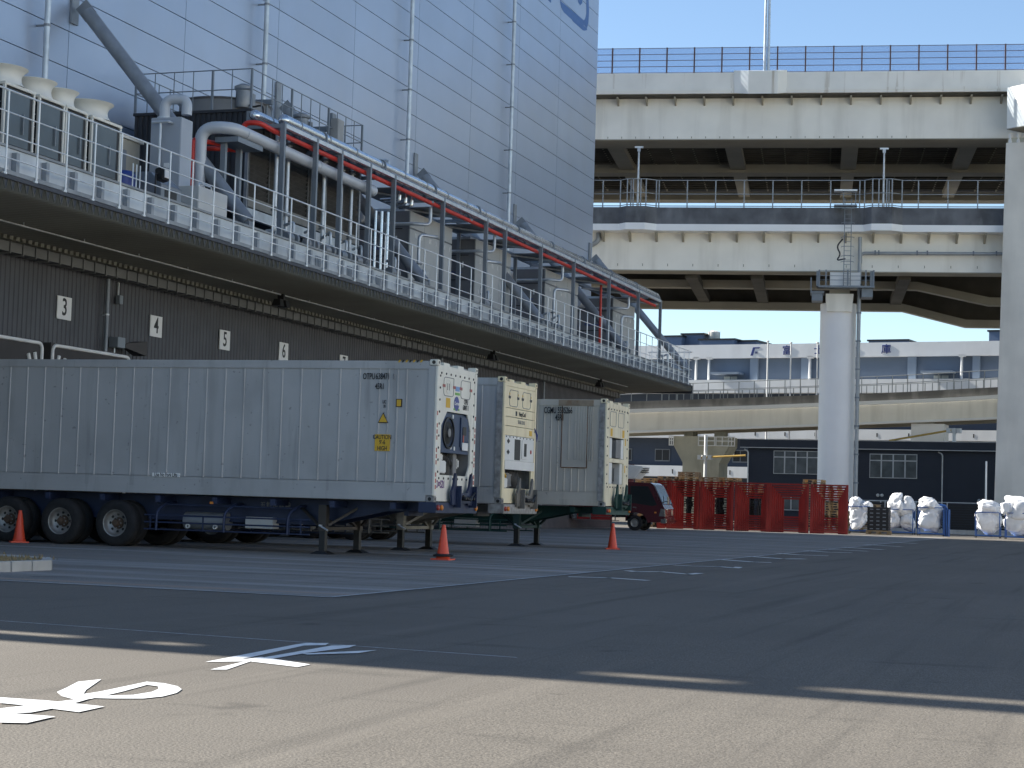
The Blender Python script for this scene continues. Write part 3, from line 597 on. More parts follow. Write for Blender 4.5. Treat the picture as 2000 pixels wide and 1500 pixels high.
# chiller cabinets
Mt['chill'] = mat('chiller_front', (.40, .405, .39), .5, .05, .05, .8, streak=.12, scol=(.3, .29, .26))
Mt['chillside'] = mat('chiller_side', (.17, .175, .185), .5, .05, .05, .8)  # cabinet grey darkened so the casing carries the shaded side
for i, (y0, y1, lab) in enumerate(((59.65, 63.9, 'light grey chiller cabinet nearest the cooling tower on the plant deck'), (66.5, 70.8, 'light grey chiller cabinet second from the cooling tower'), (75.5, 80.5, 'light grey chiller cabinet third from the cooling tower'), (86.6, 90.7, 'light grey chiller cabinet farthest from the cooling tower, at the deck end'))):
    t = thing('chiller_cabinet', lab, 'chiller', (-25.2, (y0+y1)/2, DZ), 'chiller cabinets')
    MB().box(-26.5, -24.04, y0+.06, y1-.02, 8.62, 11.3).build('casing', Mt['chillside'], t, bevel=.01)
    MB().box(-26.3, -24.2, y0+.05, y1-.05, DZ, 8.63).build('skid', Mt['black'], t)
    n_ = 3; L = (y1-y0)/n_
    for k in range(n_):
        MB().box(-24.045, -24.0, y0+L*k+.008, y0+L*(k+1)-.008, 8.66, 10.66).build('door', Mt['chill'], t, bevel=.004)
        MB().box(-24.045, -24.0, y0+L*k+.008, y0+L*(k+1)-.008, 10.72, 11.28).build('top_panel', Mt['chill'], t, bevel=.004)
        for q, zz in ((.35, 10.4), (.43, 10.4), (.8, 10.4), (.3, 9.2)): MB().box(-24.0, -23.985, y0+L*(k+q), y0+L*(k+q)+.03, zz, zz+.17).build('catch', Mt['white'], t)
    for zz in (10.66, 9.7): MB().box(-26.3, -24.3, y0+.045, y0+.061, zz, zz+.03).build('panel_joint', Mt['black'], t)
    MB().box(-24.55, -24.5, y0+.04, y0+.062, 10.2, 10.42).build('catch', Mt['white'], t)
    MB().box(-26.2, -24.3, y0+.2, y1-.2, 11.3, 11.42).build('roof_cover', Mt['galv'], t)
    MB().tube([(-25.6, y0-.9, 11.0), (-25.6, y0+.1, 11.0)], .22, 14).build('header', Mt['pipegrey'], t, smooth=True)
    inst(text_mesh('PolarisPower', .17, Mt['blue']), 'maker_name', t, (-25.0, y0+.052, 10.0), RY_)
    # pipe drops at the near end
    u = thing('chiller_pipes', 'looped galvanised chiller pipes '+('beside the first chiller', 'beside the second chiller', 'beside the third chiller', 'beside the last chiller')[i], 'pipes', (-23.3, y0-.6, DZ), 'chiller connection pipes')
    MB().tube(bend([(-25.2, y0-.5, 10.75), (-23.6, y0-.5, 10.75), (-23.2, y0-.1, 10.75), (-23.2, y0-.1, 11.4)], .2), .06, 10).build('supply', Mt['galv'], u, smooth=True)
    MB().tube(bend([(-23.0, y0+.1, 10.35), (-23.4, y0-.6, 10.35), (-23.4, y0-.6, 8.3)], .2), .06, 10).build('return', Mt['galv'], u, smooth=True)
    for z in (9.3, 8.8): MB().lathe((-23.4, y0-.6, z), [(.06, 0), (.13, 0), (.13, .05), (.06, .05)], 12).build('flange', Mt['galvdark'], u)
    MB().box(-23.55, -23.25, y0-.78, y0-.42, 8.45, 8.75).tube([(-23.4, y0-.6, 8.75), (-23.2, y0-.6, 8.95)], .03).build('valve', Mt['black'], u)
t = thing('pipe_bundle', 'cluster of bright vertical pipes at the end of the cooling tower', 'pipes', (-23.6, 56.2, DZ))
for k in range(4): MB().tube([(-23.9+.16*k, 56.3+.15*k, 8.5), (-23.9+.16*k, 56.3+.15*k, 10.75)], .055, 8).build('pipe', Mt['silver'], t, smooth=True)
MB().box(-24.0, -23.2, 56.0, 56.9, DZ, 8.55).build('manifold', Mt['black'], t)
t = thing('pipe_bundle', 'row of short bright pipe stubs under the rack before the first chiller', 'pipes', (-23.3, 57.5, 11.1))
for k in range(4): MB().tube(bend([(-23.25, 56.2+.55*k, 11.58), (-23.25, 56.2+.55*k, 11.12), (-23.7, 56.2+.55*k, 11.1)], .1), .06, 8).build('stub', Mt['silver'], t, smooth=True)
# pumps and valves crowding the deck floor
r = random.Random(11)
for k, y in enumerate((47.8, 49.2, 50.4, 51.6, 52.8, 55.6, 58.3, 64.9, 72.6, 74.0, 84.0, 85.2, 92.4, 93.4)):
    t = thing('pump', 'small dark pump with motor on the grating behind the railing', 'pump', (-23.0, y, DZ), 'small pumps on the plant deck')
    MB().box(-23.3, -22.6, y-.4, y+.4, DZ, 8.36).build('base_plate', Mt['steelgrey'], t)
    MB().lathe((-22.95, y-.3, 8.58), [(.01, 0), (.14, 0), (.16, .05), (.16, .34), (.09, .38), (.09, .46), (.2, .46), (.2, .6), (.01, .6)], 12, (0, 1, 0)).build('motor', Mt['galvdark'] if k % 3 else Mt['steelgrey'], t, smooth=True)
    MB().tube(bend([(-22.95, y+.25, 8.6), (-22.95, y+.25, 9.0+.2*r.random()), (-23.3, y+.35, 9.0)], .1), .045, 8).build('outlet', Mt['galv'], t, smooth=True)
    MB().tube([(-22.7, y-.4, 8.36), (-22.72, y-.2, 8.44), (-22.66, y+.05, 8.36), (-22.75, y+.3, 8.46), (-22.7, y+.42, 8.36)], .018, 6).build('cable', Mt['black'], t)
# ================================================================== reefer containers on chassis
def boxmat(n, c, **k): return mat(n, c, **k)
Mt['rubber'] = mat('tyre_rubber', (.016, .016, .017), .85, var=.25, scale=9)
Mt['rim'] = mat('steel_rim', (.38, .37, .35), .45, .6, .25, 8, streak=.4, scol=(.12, .08, .05), stretch=(4, 4, 4))
Mt['hubdark'] = mat('rusty_hub', (.09, .06, .04), .7, .2, .3, 12)
Mt['orange'] = mat('amber_lens', (.7, .22, .02), .3)
Mt['redlens'] = mat('red_lens', (.35, .03, .02), .3)
Mt['yellow'] = mat('yellow_label', (.70, .42, .03), .5, var=.05)
Mt['navyunit'] = mat('navy_reefer_unit', (.025, .05, .115), .45, .1, .15, 3)
Mt['unitwhite'] = mat('white_unit_panel', (.74, .74, .71), .45, var=.05)
Mt['mesh'] = mat('grey_mesh', (.22, .22, .22), .6)
Mt['castdirt'] = mat('grimy_casting', (.33, .33, .32), .7, .2, .35, 7, streak=.4, scol=(.10, .06, .04), stretch=(4, 4, 2))
Mt['purple'] = mat('purple_crayon', (.16, .05, .22), .7)
def wheel(parent, x, y, s):      # s: -1 = outside looks towards -Y
    w_ = MB().lathe((x, y, .50), [(.285, -.14), (.33, -.155), (.42, -.155), (.475, -.13), (.50, -.09), (.50, .09), (.475, .13), (.42, .155), (.285, .14)], 30, (0, 1, 0)).build('wheel', Mt['rubber'], parent, smooth=True)
    if s:
        MB().lathe((x, y, .50), [(.29, s*.145), (.275, s*.14), (.255, s*.06), (.235, s*.03), (.12, -s*.02), (.11, -s*.02)], 30, (0, 1, 0)).build('rim', Mt['rim'], w_, smooth=True)
        MB().lathe((x, y, .50), [(.13, -s*.02), (.115, s*.06), (.075, s*.10), (.07, s*.15), (.0, s*.16)], 16, (0, 1, 0)).build('hub', Mt['hubdark'], w_, smooth=True)
        for k in range(8):
            a = k*math.pi/4; MB().lathe((x+.185*math.cos(a), y, .50+.185*math.sin(a)), [(.032, s*.012), (.032, s*.018), (.001, s*.018)], 8, (0, 1, 0)).build('hand_hole', Mt['black'], w_)
            MB().lathe((x+.10*math.cos(a), y, .50+.10*math.sin(a)), [(.014, s*.03), (.014, s*.08), (.001, s*.08)], 6, (0, 1, 0)).build('wheel_nut', Mt['galvdark'], w_)
def chassis(X, Y, label, cm, legm, seed=1, tank=True):
    # X: front face of the container, Y: near side; chassis 2.44 wide
    t = thing('container_trailer', label, 'trailer', (X-6, Y+1.22, 0), 'container trailers at the docks'); cy = Y+1.22; R = X-12.19
    for s in (-1, 1):
        y = cy+s*.48
        MB().prism([(X-.05, y-.05, 1.13), (X-.05, y-.05, .98), (X-1.3, y-.05, .93), (X-2.7, y-.05, .62), (R+.1, y-.05, .62), (R+.1, y-.05, 1.13)], (0, .1, 0)).build('main_beam', cm, t)
        MB().box(R+.1, X-2.6, y-.09, y+.09, .60, .63).build('beam_flange', cm, t)
    for k in range(9):
        x = X-.9-1.35*k; MB().box(x-.06, x+.06, cy-1.18, cy-.54, .98, 1.11).box(x-.06, x+.06, cy+.54, cy+1.18, .98, 1.11).box(x-.05, x+.05, cy-.42, cy+.42, .85, 1.0).build('cross_member', cm, t)
    MB().box(X-.32, X+.06, Y-.02, Y+2.46, .93, 1.145).build('front_bolster', Mt['castdirt'] if seed == 2 else cm, t, bevel=.01)
    MB().box(R, R+.25, Y, Y+2.44, .93, 1.14).build('rear_bolster', cm, t)
    MB().box(R-.05, R+.03, Y+.1, Y+2.34, .5, .62).build('rear_bumper', Mt['galvdark'], t)
    # front lamps, glad hands plate and locating horns in front of the unit
    for yy, m_ in ((Y+.08, Mt['redlens']), (Y+.28, Mt['orange']), (Y+2.36, Mt['orange'])): MB().lathe((X+.06, yy, 1.04), [(.055, 0), (.055, .03), (.03, .045), (.001, .045)], 10, (1, 0, 0)).build('marker_lamp', m_, t)
    for yy in (Y+1.02, Y+1.98):
        MB().prism([(X+.07, yy-.24, 1.1), (X+.07, yy+.0, 1.1), (X+.07, yy+.0, 1.70), (X+.07, yy-.06, 1.76), (X+.07, yy-.11, 1.70), (X+.07, yy-.17, 1.50), (X+.07, yy-.28, 1.38)], (.05, 0, 0)).build('locating_horn', cm, t)
        MB().box(X+.06, X+.22, yy-.01, yy+.03, 1.05, 1.5).build('horn_web', cm, t)
    MB().box(X+.09, X+.14, Y+.98, Y+1.98, 1.14, 1.36).build('coupling_plate', cm, t)
    for k in range(5): MB().lathe((X+.14, Y+1.3+.13*k, 1.24), [(.001, .09), (.03, .09), (.045, .05), (.045, 0)], 8, (1, 0, 0)).build('glad_hand', Mt['black'], t)
    MB().tube([(X+.16, Y+1.3, 1.3), (X+.26, Y+1.5, 1.2), (X+.2, Y+1.75, 1.28), (X+.18, Y+2.0, 1.38)], .02, 6).build('hose', Mt['black'], t)
    # landing gear
    lx = X-2.55
    for s in (-1, 1):
        y = cy+s*.9
        lg = MB().box(lx-.09, lx+.09, y-.085, y+.085, .48, 1.02).build('landing_leg', legm, t, bevel=.008)
        MB().box(lx-.065, lx+.065, y-.065, y+.065, .04, .50).build('inner_leg', Mt['black'], lg)
        MB().hexa([(lx-.22, y-.17, 0), (lx+.22, y-.17, 0), (lx+.22, y+.17, 0), (lx-.22, y+.17, 0)], [(lx-.09, y-.12, .07), (lx+.09, y-.12, .07), (lx+.09, y+.12, .07), (lx-.09, y+.12, .07)]).build('foot', Mt['black'], lg)
        MB().bar((lx-.1, y, .60), (lx-.75, cy+s*.5, 1.0), .05).bar((lx+.1, y, .60), (lx+.6, cy+s*.5, .98), .05).build('stay', legm, lg)
    MB().bar((lx, cy-.85, .53), (lx, cy+.85, .53), .07).bar((lx, cy-.85, .53), (lx, cy, .95), .05).bar((lx, cy+.85, .53), (lx, cy, .95), .05).build('leg_cross_bar', legm, t)
    MB().tube([(lx, cy-.98, .6), (lx, cy-1.12, .6), (lx+.2, cy-1.12, .5)], .018, 6).build('crank', Mt['galv'], t)
    # axles and wheels
    for k, x in enumerate((X-7.3, X-8.66, X-10.0)):
        MB().tube([(x, Y+.2, .5), (x, Y+2.24, .5)], .075, 10).build('axle', Mt['black'], t)
        for yy, s in ((Y+.16, -1), (Y+.50, 0), (Y+1.94, 0), (Y+2.28, 1)): wheel(t, x, yy, s)
        MB().box(x-.45, x+.45, Y+.72, Y+.84, .56, .64).box(x-.1, x+.1, Y+.70, Y+.86, .64, .95).box(x-.45, x+.45, Y+1.6, Y+1.72, .56, .64).box(x-.1, x+.1, Y+1.58, Y+1.74, .64, .95).build('spring', Mt['black'], t)
    # side guards
    a, b = X-6.62, X-2.75
    for yy in (Y+.07, Y+2.37):
        for z in (.40, .55, .70): MB().tube([(a, yy, z), (b, yy, z)], .018, 6).build('guard_rail', cm, t)
        for x in (a+.3, a+1.9, b-.5): MB().tube(bend([(x, yy+.02*(1 if yy > cy else -1), .38), (x, yy, .80), (x+.12, yy+(.25 if yy < cy else -.25), .98), (x+.12, cy, .98)], .12), .03, 6).build('guard_stay', cm, t)
        for x in (a+.15, a+1.4, a+3.4, b-.2): MB().bar((x, yy, .39), (x, yy, .71), .03, .02).build('guard_upright', cm, t)
        MB().tube([(a+.2, yy+(.2 if yy < cy else -.2), .93), (b-.4, yy+(.2 if yy < cy else -.2), .93)], .02, 6).build('top_guard', cm, t)
    # tanks
    if tank:
        MB().tube([(X-5.9, Y+.62, .60), (X-4.9, Y+.62, .60)], .19, 16).build('air_tank', Mt['galvdark'], t, smooth=True)
        MB().box(X-4.45, X-3.8, Y+.5, Y+.8, .48, .72).build('valve_box', Mt['cabinet'], t, bevel=.01)
        for x in (X-5.75, X-5.1): MB().lathe((x, Y+.42, .48), [(.05, 0), (.05, .05), (.03, .05), (.03, 0)], 10, (0, -1, 0)).build('drain_valve', Mt['white'], t)
        MB().box(X-5.9, X-4.6, Y+.75, Y+.8, .72, .95).build('cover_plate', Mt['cabinet'], t)
    MB().box(X-5.05, X-4.98, Y+.02, Y+.05, .97, 1.02).build('side_reflector', Mt['orange'], t)
    return t
def container(X, Y, side, facem, label, seed):
    Z0, Z1 = 1.15, 4.046; W = 2.438; L = 12.19; R = X-L
    t = thing('reefer_container', label, 'container', (X-6, Y+1.2, Z0), 'reefer containers on trailers')
    MB().box(R+.05, X-.52, Y+.06, Y+W-.06, Z0+.1, Z1-.03).build('body', side, t)
    # ribbed side skins
    ribs = []
    x = R+.35
    while x < X-.5:
        ribs.append(x); x += .44 if x < X-2.2 else (.44 if seed == 1 and x < X-1.3 else .2)
    for yy, s in ((Y+.03, -1), (Y+W-.03, 1)):
        m = MB(); prof = [(R+.1, 0)]
        for x in ribs: prof += [(x-.022, 0), (x-.010, .016), (x+.010, .016), (x+.022, 0)]
        prof.append((X-.19, 0)); vs = []
        for x, d in prof: vs += [(x, yy+s*d, Z0+.38), (x, yy+s*d, Z1-.19)]
        m.add(vs, [(2*i, 2*i+2, 2*i+3, 2*i+1) for i in range(len(prof)-1)]); m.build('side_panel', side, t)
        MB().box(R+.18, X-.18, min(yy, yy-s*.05), max(yy, yy-s*.05), Z0+.17, Z0+.39).build('kick_panel', side, t)
        MB().box(R+.18, X-.18, min(yy-s*.05, yy+s*.028), max(yy-s*.05, yy+s*.028), Z0+.01, Z0+.175).build('bottom_rail', side, t, bevel=.008)
        MB().box(R+.18, X-.18, min(yy-s*.05, yy+s*.026), max(yy-s*.05, yy+s*.026), Z1-.20, Z1-.05).build('top_rail', side, t, bevel=.008)
    MB().box(R+.1, X-.2, Y+.03, Y+W-.03, Z1-.06, Z1-.03).build('roof', side, t)
    for yy in (Y, Y+W-.16):
        MB().box(X-.20, X-.045, yy, yy+.16, Z0+.13, Z1-.13).build('corner_post', Mt['castdirt'] if seed > 1 else side, t, bevel=.01)
        MB().box(R, R+.16, yy, yy+.16, Z0+.13, Z1-.13).build('corner_post', side, t)
        MB().box(X-.045, X, yy, yy+.13, Z0+.13, Z1-.13).build('front_post', facem, t, bevel=.006)
        for xx in (X-.178, R):
            for zz in (Z0, Z1-.118):
                c = MB().box(xx, xx+.178, yy-(.0), yy+.16, zz, zz+.118).build('corner_casting', facem if (zz > 3 and xx > X-1) else Mt['castdirt'], t, bevel=.012)
                if xx > X-1:
                    MB().lathe((xx+.178, yy+.08, zz+.06), [(.03, .002), (.03, .003), (.001, .003)], 10, (1, 0, 0)).build('aperture', Mt['black'], c)
                    if yy == Y: MB().lathe((xx+.09, yy, zz+.06), [(.04, .002), (.04, .003), (.001, .003)], 10, (0, -1, 0)).build('aperture', Mt['black'], c)
    # front frame
    y0, y1 = Y+.13, Y+W-.13
    def fb(name, a0, a1, b0, b1, m, d0=-.05, d1=-.01, bev=.005, par=t): return MB().box(X+d0, X+d1, Y+a0, Y+a1, Z0+b0, Z0+b1).build(name, m, par, bevel=bev)
    fb('front_header', .131, W-.131, 2.70, 2.80, facem, -.06, -.012)
    for a in (.5, 1.35): fb('roof_bracket', a, a+.35, 2.80, 2.87, facem, -.2, -.06)
    if seed == 1:
        fb('upper_panel', .133, W-.133, 1.87, 2.70, facem); fb('lower_panel', .133, W-.133, .02, .42, facem); fb('sill_panel', .133, W-.133, .42, .56, facem, -.045, -.004)
        fb('side_cheek', .133, .33, .56, 1.87, facem); fb('side_cheek', W-.33, W-.133, .56, 1.87, facem)
        for (p, q, r_) in (((.33, 1.56), (.33, 1.87), (.66, 1.87)), ((W-.33, 1.52), (W-.33, 1.87), (W-.55, 1.87)), ((W-.33, .56), (W-.33, .80), (W-.50, .56))):
            MB().prism([(X-.045, Y+p[0], Z0+p[1]), (X-.045, Y+q[0], Z0+q[1]), (X-.045, Y+r_[0], Z0+r_[1])], (.03, 0, 0)).build('gusset_panel', facem, t)
        MB().box(X-.5, X-.46, Y+.2, Y+W-.2, Z0+.4, Z0+2.0).build('recess_back', mat('recess_grey', (.05, .053, .058), .6), t)
        for a in (.33, W-.33): MB().box(X-.46, X-.05, Y+a-.01, Y+a+.01, Z0+.56, Z0+1.87).build('recess_side', Mt['mesh'], t)
        fb('unit_cover', .36, W-.34, 1.04, 1.86, Mt['navyunit'], -.30, -.055, .03)
        fb('unit_door', 1.56, W-.38, 1.16, 1.80, Mt['navyunit'], -.055, -.03, .02); fb('unit_ledge', .37, W-.4, 1.02, 1.08, Mt['navyunit'], -.06, -.02, .01)
        fb('control_screen', 1.66, 1.88, 1.42, 1.60, Mt['black'], -.03, -.02); fb('paper_notice', 1.64, 2.0, 1.10, 1.27, Mt['white'], -.03, -.02); fb('red_tag', 1.68, 1.74, 1.27, 1.42, Mt['redlens'], -.03, -.02, 0)
        for a, b_ in ((1.05, 1.74), (.98, 1.1), (1.18, 1.08)): fb('switch', a, a+.09, b_, b_+.09, Mt['white'], -.055, -.04, .01)
        MB().lathe((X-.058, Y+.86, Z0+1.44), [(.335, 0), (.335, .03), (.30, .035), (.29, .0), (.11, .01), (.10, .03), (.001, .035)], 28, (1, 0, 0)).build('condenser_fan', Mt['black'], t, smooth=True)
        for k in range(6): rr = .12+.03*k; MB().lathe((X-.03, Y+.86, Z0+1.44), [(rr, 0), (rr+.004, .005), (rr+.008, 0)], 24, (1, 0, 0)).build('fan_guard', Mt['black'], t)
        MB().lathe((X-.03, Y+.86, Z0+1.44), [(.085, 0), (.085, .012), (.001, .014)], 16, (1, 0, 0)).build('fan_boss', Mt['mesh'], t)
        fb('compressor_box', .38, .88, .60, .86, Mt['unitwhite'], -.35, -.08, .02); fb('controller', .38, .84, .86, 1.0, Mt['unitwhite'], -.35, -.14, .02); fb('machine_plate', 1.4, 1.62, .58, 1.02, Mt['mesh'], -.35, -.13, .01)
        fb('filter_can', 1.72, 1.84, .72, .92, Mt['unitwhite'], -.25, -.15, .03)
        for k in range(5): MB().tube(bend([(X-.2, Y+.95+.06*k, Z0+.58), (X-.2+.03*k, Y+.95+.07*k, Z0+.8), (X-.15, Y+.8+.1*k, Z0+.92), (X-.25, Y+.7+.12*k, Z0+1.04)], .1), .03, 8).build('hose', Mt['black'], t, smooth=True)
        MB().lathe((X-.25, Y+1.16, Z0+.56), [(.14, 0), (.14, .26), (.08, .32), (.001, .33)], 14).build('compressor', Mt['black'], t, smooth=True)
        bl = MB().lathe((0, 0, 0), [(.024, 0), (.024, .012), (.001, .014)], 8, (1, 0, 0)).mesh('bolt', Mt['black'])
        for k in range(8): inst(bl, 'bolt', t, (X-.009, Y+.25+.275*k, Z0+2.64)); inst(bl, 'bolt', t, (X-.003, Y+.25+.275*k, Z0+.49))
        for k in range(9):
            for a in (.19, W-.19): inst(bl, 'bolt', t, (X-.009, Y+a, Z0+.62+.245*k))
        for a0 in (.40, 1.42):
            pts = bend([(X-.008, Y+a0+.58, Z0+2.57), (X-.008, Y+a0, Z0+2.57), (X-.008, Y+a0, Z0+2.19), (X-.008, Y+a0+.58, Z0+2.19), (X-.008, Y+a0+.58, Z0+2.57)], .1)
            MB().tube(pts, .008, 5).build('hatch_seal', Mt['mesh'], t)
            for a in (a0-.06, a0+.55): fb('hatch_label', a, a+.15, 2.36, 2.42, Mt['redlens'], -.01, -.005, 0)
        MB().lathe((X-.012, Y+.68, Z0+2.38), [(.15, 0), (.16, .01), (.14, .012), (.13, .003), (.001, .003)], 20, (1, 0, 0)).build('vent_disc', facem, t)
        for d_ in (-.05, .05): fb('vent_slot', .68+d_-.012, .68+d_+.012, 2.31, 2.45, Mt['black'], -.011, -.006, 0)
        fb('maker_sticker', 1.10, 1.34, 2.32, 2.42, mat('sky_sticker', (.20, .35, .62), .5), -.01, -.004, 0); fb('green_sticker', 1.08, 1.36, 2.24, 2.29, mat('green_sticker', (.15, .40, .08), .5), -.01, -.004, 0)
        fb('yellow_label', .56, .80, 1.95, 2.15, Mt['yellow'], -.01, -.004, 0)
        MB().lathe((X-.01, Y+1.18, Z0+2.06), [(.15, 0), (.15, .008), (.001, .009)], 24, (1, 0, 0)).build('oval_badge', mat('oval_blue', (.03, .045, .25), .4), t).scale = (1, 1, 1)
        inst(text_mesh('Carrier', .10, Mt['white']), 'badge_lettering', t, (X+.002, Y+1.18, Z0+2.06), RX); fb('small_print', 1.02, 1.36, 1.92, 1.96, Mt['green'] if 'green' in Mt else bpy.data.materials['green_sticker'], -.01, -.004, 0)
        for s_, zz in (('OTPU', 2.12), ('638471 1', 2.0)): inst(text_mesh(s_, .15, Mt['ink'], sx=.62), 'number', t, (X-.006, Y+1.75, Z0+zz), RX)
        for a in (.045, W-.115):
            for k in range(14): fb('reflective_tape', a, a+.055, .14+.125*k, .14+.125*k+.085, Mt['redlens'] if k % 4 else Mt['white'], -.001, .002, 0)
        inst(text_mesh('O\u00d7521', .22, Mt['purple'], sx=.8), 'chalk_mark', t, (X-.004, Y+.36, Z0+.36), RX)
    elif seed == 2:
        for k, (b0, b1) in enumerate(((2.20, 2.70), (2.0, 2.20), (1.79, 2.0), (1.57, 1.79))): fb('casing_panel', .133, W-.133, b0+.006, b1-.006, facem)
        fb('fan_deck', .133, W-.133, 1.0, 1.565, Mt['unitwhite'], -.05, -.006); fb('shelf_panel', .133, W-.133, .79, .995, Mt['unitwhite'], -.05, .01); fb('lower_panel', .133, W-.133, .02, .36, facem)
        fb('side_cheek', .133, .2, .36, .79, facem); fb('side_cheek', W-.3, W-.133, .36, .79, facem)
        MB().box(X-.5, X-.46, Y+.2, Y+W-.2, Z0+.3, Z0+.85).build('recess_back', bpy.data.materials['recess_grey'], t)
        fb('open_hatch', .84, 1.26, 1.02, 1.50, Mt['black'], -.006, -.002, 0); fb('meter_door', 1.36, 1.86, 1.05, 1.50, Mt['unitwhite'], -.006, .006, .006); fb('meter_window', 1.52, 1.70, 1.12, 1.42, Mt['black'], .006, .01, 0)
        for zz in (1.44, 1.19): MB().prism([(X-.005, Y+.38, Z0+zz+.06), (X-.005, Y+.27, Z0+zz), (X-.005, Y+.38, Z0+zz-.06), (X-.005, Y+.49, Z0+zz)], (.004, 0, 0)).build('hazard_diamond', Mt['ink'], t)
        MB().lathe((X-.006, Y+2.06, Z0+1.24), [(.05, 0), (.05, .01), (.001, .012)], 12, (1, 0, 0)).build('red_port', Mt['redlens'], t)
        fb('control_box', .2, .60, .37, .60, Mt['unitwhite'], -.35, -.07, .02); fb('motor_block', .72, 1.14, .38, .72, Mt['mesh'], -.4, -.15, .03)
        for k in range(6): MB().tube(bend([(X-.2, Y+1.1+.08*k, Z0+.38), (X-.15, Y+1.1+.09*k, Z0+.55), (X-.2, Y+1.05+.11*k, Z0+.76)], .1), .032, 8).build('hose', Mt['black'], t, smooth=True)
        for k in range(3): MB().tube(bend([(X-.1, Y+.2, Z0+.76), (X-.06, Y+.35+.05*k, Z0+.70-.03*k), (X-.1, Y+.5, Z0+.60)], .1), .018, 6).build('yellow_cable', Mt['yellow'], t)
        bl = MB().lathe((0, 0, 0), [(.016, 0), (.016, .01), (.001, .012)], 8, (1, 0, 0)).mesh('bolt', Mt['black'])
        for k in range(9): inst(bl, 'bolt', t, (X-.005, Y+.22+.25*k, Z0+1.54))
        for a0 in (.38, 1.34):
            pts = bend([(X-.008, Y+a0+.6, Z0+2.62), (X-.008, Y+a0, Z0+2.62), (X-.008, Y+a0, Z0+2.25), (X-.008, Y+a0+.6, Z0+2.25), (X-.008, Y+a0+.6, Z0+2.62)], .1)
            MB().tube(pts, .008, 5).build('hatch_seal', Mt['mesh'], t)
            for a in (a0-.06, a0+.56): fb('hatch_label', a, a+.15, 2.42, 2.48, Mt['ink'], -.01, -.005, 0); fb('hatch_tag', a+.04, a+.1, 2.5, 2.55, Mt['yellow'], -.01, -.005, 0)
        inst(text_mesh('NexyCool', .15, Mt['ink'], sx=.8), 'maker_name', t, (X-.006, Y+1.35, Z0+2.09), RX); fb('maker_mark', .86, .96, 2.04, 2.15, Mt['ink'], -.01, -.005, 0)
        inst(text_mesh('STAR COOL', .12, Mt['mesh'], sx=.8), 'maker_name', t, (X-.006, Y+1.3, Z0+1.9), RX)
        fb('yellow_label', 1.92, 2.12, 1.62, 1.74, Mt['yellow'], -.01, -.005, 0)
        for k in range(4): MB().tube(bend([(X+.004, Y+2.28, Z0+1.82-.03*k), (X+.03, Y+2.34+.04*k, Z0+1.74-.02*k), (X+.01, Y+2.40+.02*k, Z0+1.66-.05*k)], .05), .008, 5).build('wire_end', Mt['cart'] if 'cart' in Mt else Mt['blue'], t)
    else:
        fb('upper_panel', .133, W-.133, 1.88, 2.70, facem); fb('lower_panel', .133, W-.133, .02, .46, facem); fb('sill_panel', .133, W-.133, .46, .61, facem, -.045, -.004)
        for a, b in ((.133, .42), (W-.5, W-.133)): fb('side_cheek', a, b, .61, 1.88, facem)
        fb('mid_panel', .42, W-.5, 1.20, 1.31, facem)
        MB().box(X-.5, X-.46, Y+.2, Y+W-.2, Z0+.4, Z0+1.95).build('recess_back', bpy.data.materials['recess_grey'], t)
        fb('unit_panel', .42, .74, 1.32, 1.86, Mt['unitwhite'], -.2, -.03); fb('screen_mesh', 1.16, 1.66, 1.34, 1.84, Mt['mesh'], -.2, -.03); fb('unit_edge', 1.68, 1.94, 1.32, 1.86, Mt['unitwhite'], -.2, -.03)
        fb('lower_cover', .42, .80, .62, 1.19, Mt['unitwhite'], -.2, -.03); fb('motor_block', .9, 1.4, .65, 1.1, Mt['black'], -.4, -.12, .04); fb('lower_edge', 1.66, 1.94, .62, 1.19, Mt['unitwhite'], -.3, -.05)
        bl = MB().lathe((0, 0, 0), [(.024, 0), (.024, .012), (.001, .014)], 8, (1, 0, 0)).mesh('bolt', Mt['black'])
        for k in range(8): inst(bl, 'bolt', t, (X-.009, Y+.25+.275*k, Z0+2.64)); inst(bl, 'bolt', t, (X-.003, Y+.25+.275*k, Z0+.53))
        for k in range(9):
            for a in (.19, W-.19): inst(bl, 'bolt', t, (X-.009, Y+a, Z0+.62+.25*k))
        for a0 in (.42, 1.24):
            pts = bend([(X-.008, Y+a0+.6, Z0+2.58), (X-.008, Y+a0, Z0+2.58), (X-.008, Y+a0, Z0+2.18), (X-.008, Y+a0+.6, Z0+2.18), (X-.008, Y+a0+.6, Z0+2.58)], .1)
            MB().tube(pts, .008, 5).build('hatch_seal', Mt['mesh'], t)
        for a in (.48, 1.72): fb('yellow_label', a, a+.2, 1.91, 2.12, Mt['yellow'], -.01, -.004, 0)
        for b_ in (1.7, .95): fb('yellow_label', 2.02, 2.1, b_, b_+.2, Mt['yellow'], -.01, -.004, 0)
    return t
def sidetext(t, s, x, z, size, m=Mt['ink'], sx=.58): inst(text_mesh(s, size, m, sx=sx), 'lettering', t, (x, SY, z), RY_)
Mt['c1'] = mat('container_grey_blue', (.42, .425, .425), .5, .15, .05, .7, streak=.5, scol=(.27, .27, .265), stretch=(2.2, 2.2, .35), sth=(.55, .75), scuff=.5)
Mt['c2'] = mat('container_silver_grey', (.44, .45, .45), .5, .15, .08, .7, streak=.55, scol=(.3, .3, .29), stretch=(3, 3, .3), sth=(.5, .72), scuff=.5)
Mt['c3'] = mat('container_stained_grey', (.54, .51, .44), .55, .1, .1, .7, streak=.7, scol=(.32, .27, .18), stretch=(2.4, 2.4, .3), sth=(.48, .7), scuff=.5)
Mt['f1'] = mat('off_white_front', (.80, .78, .69), .5, var=.04, streak=.2, scol=(.45, .41, .34))
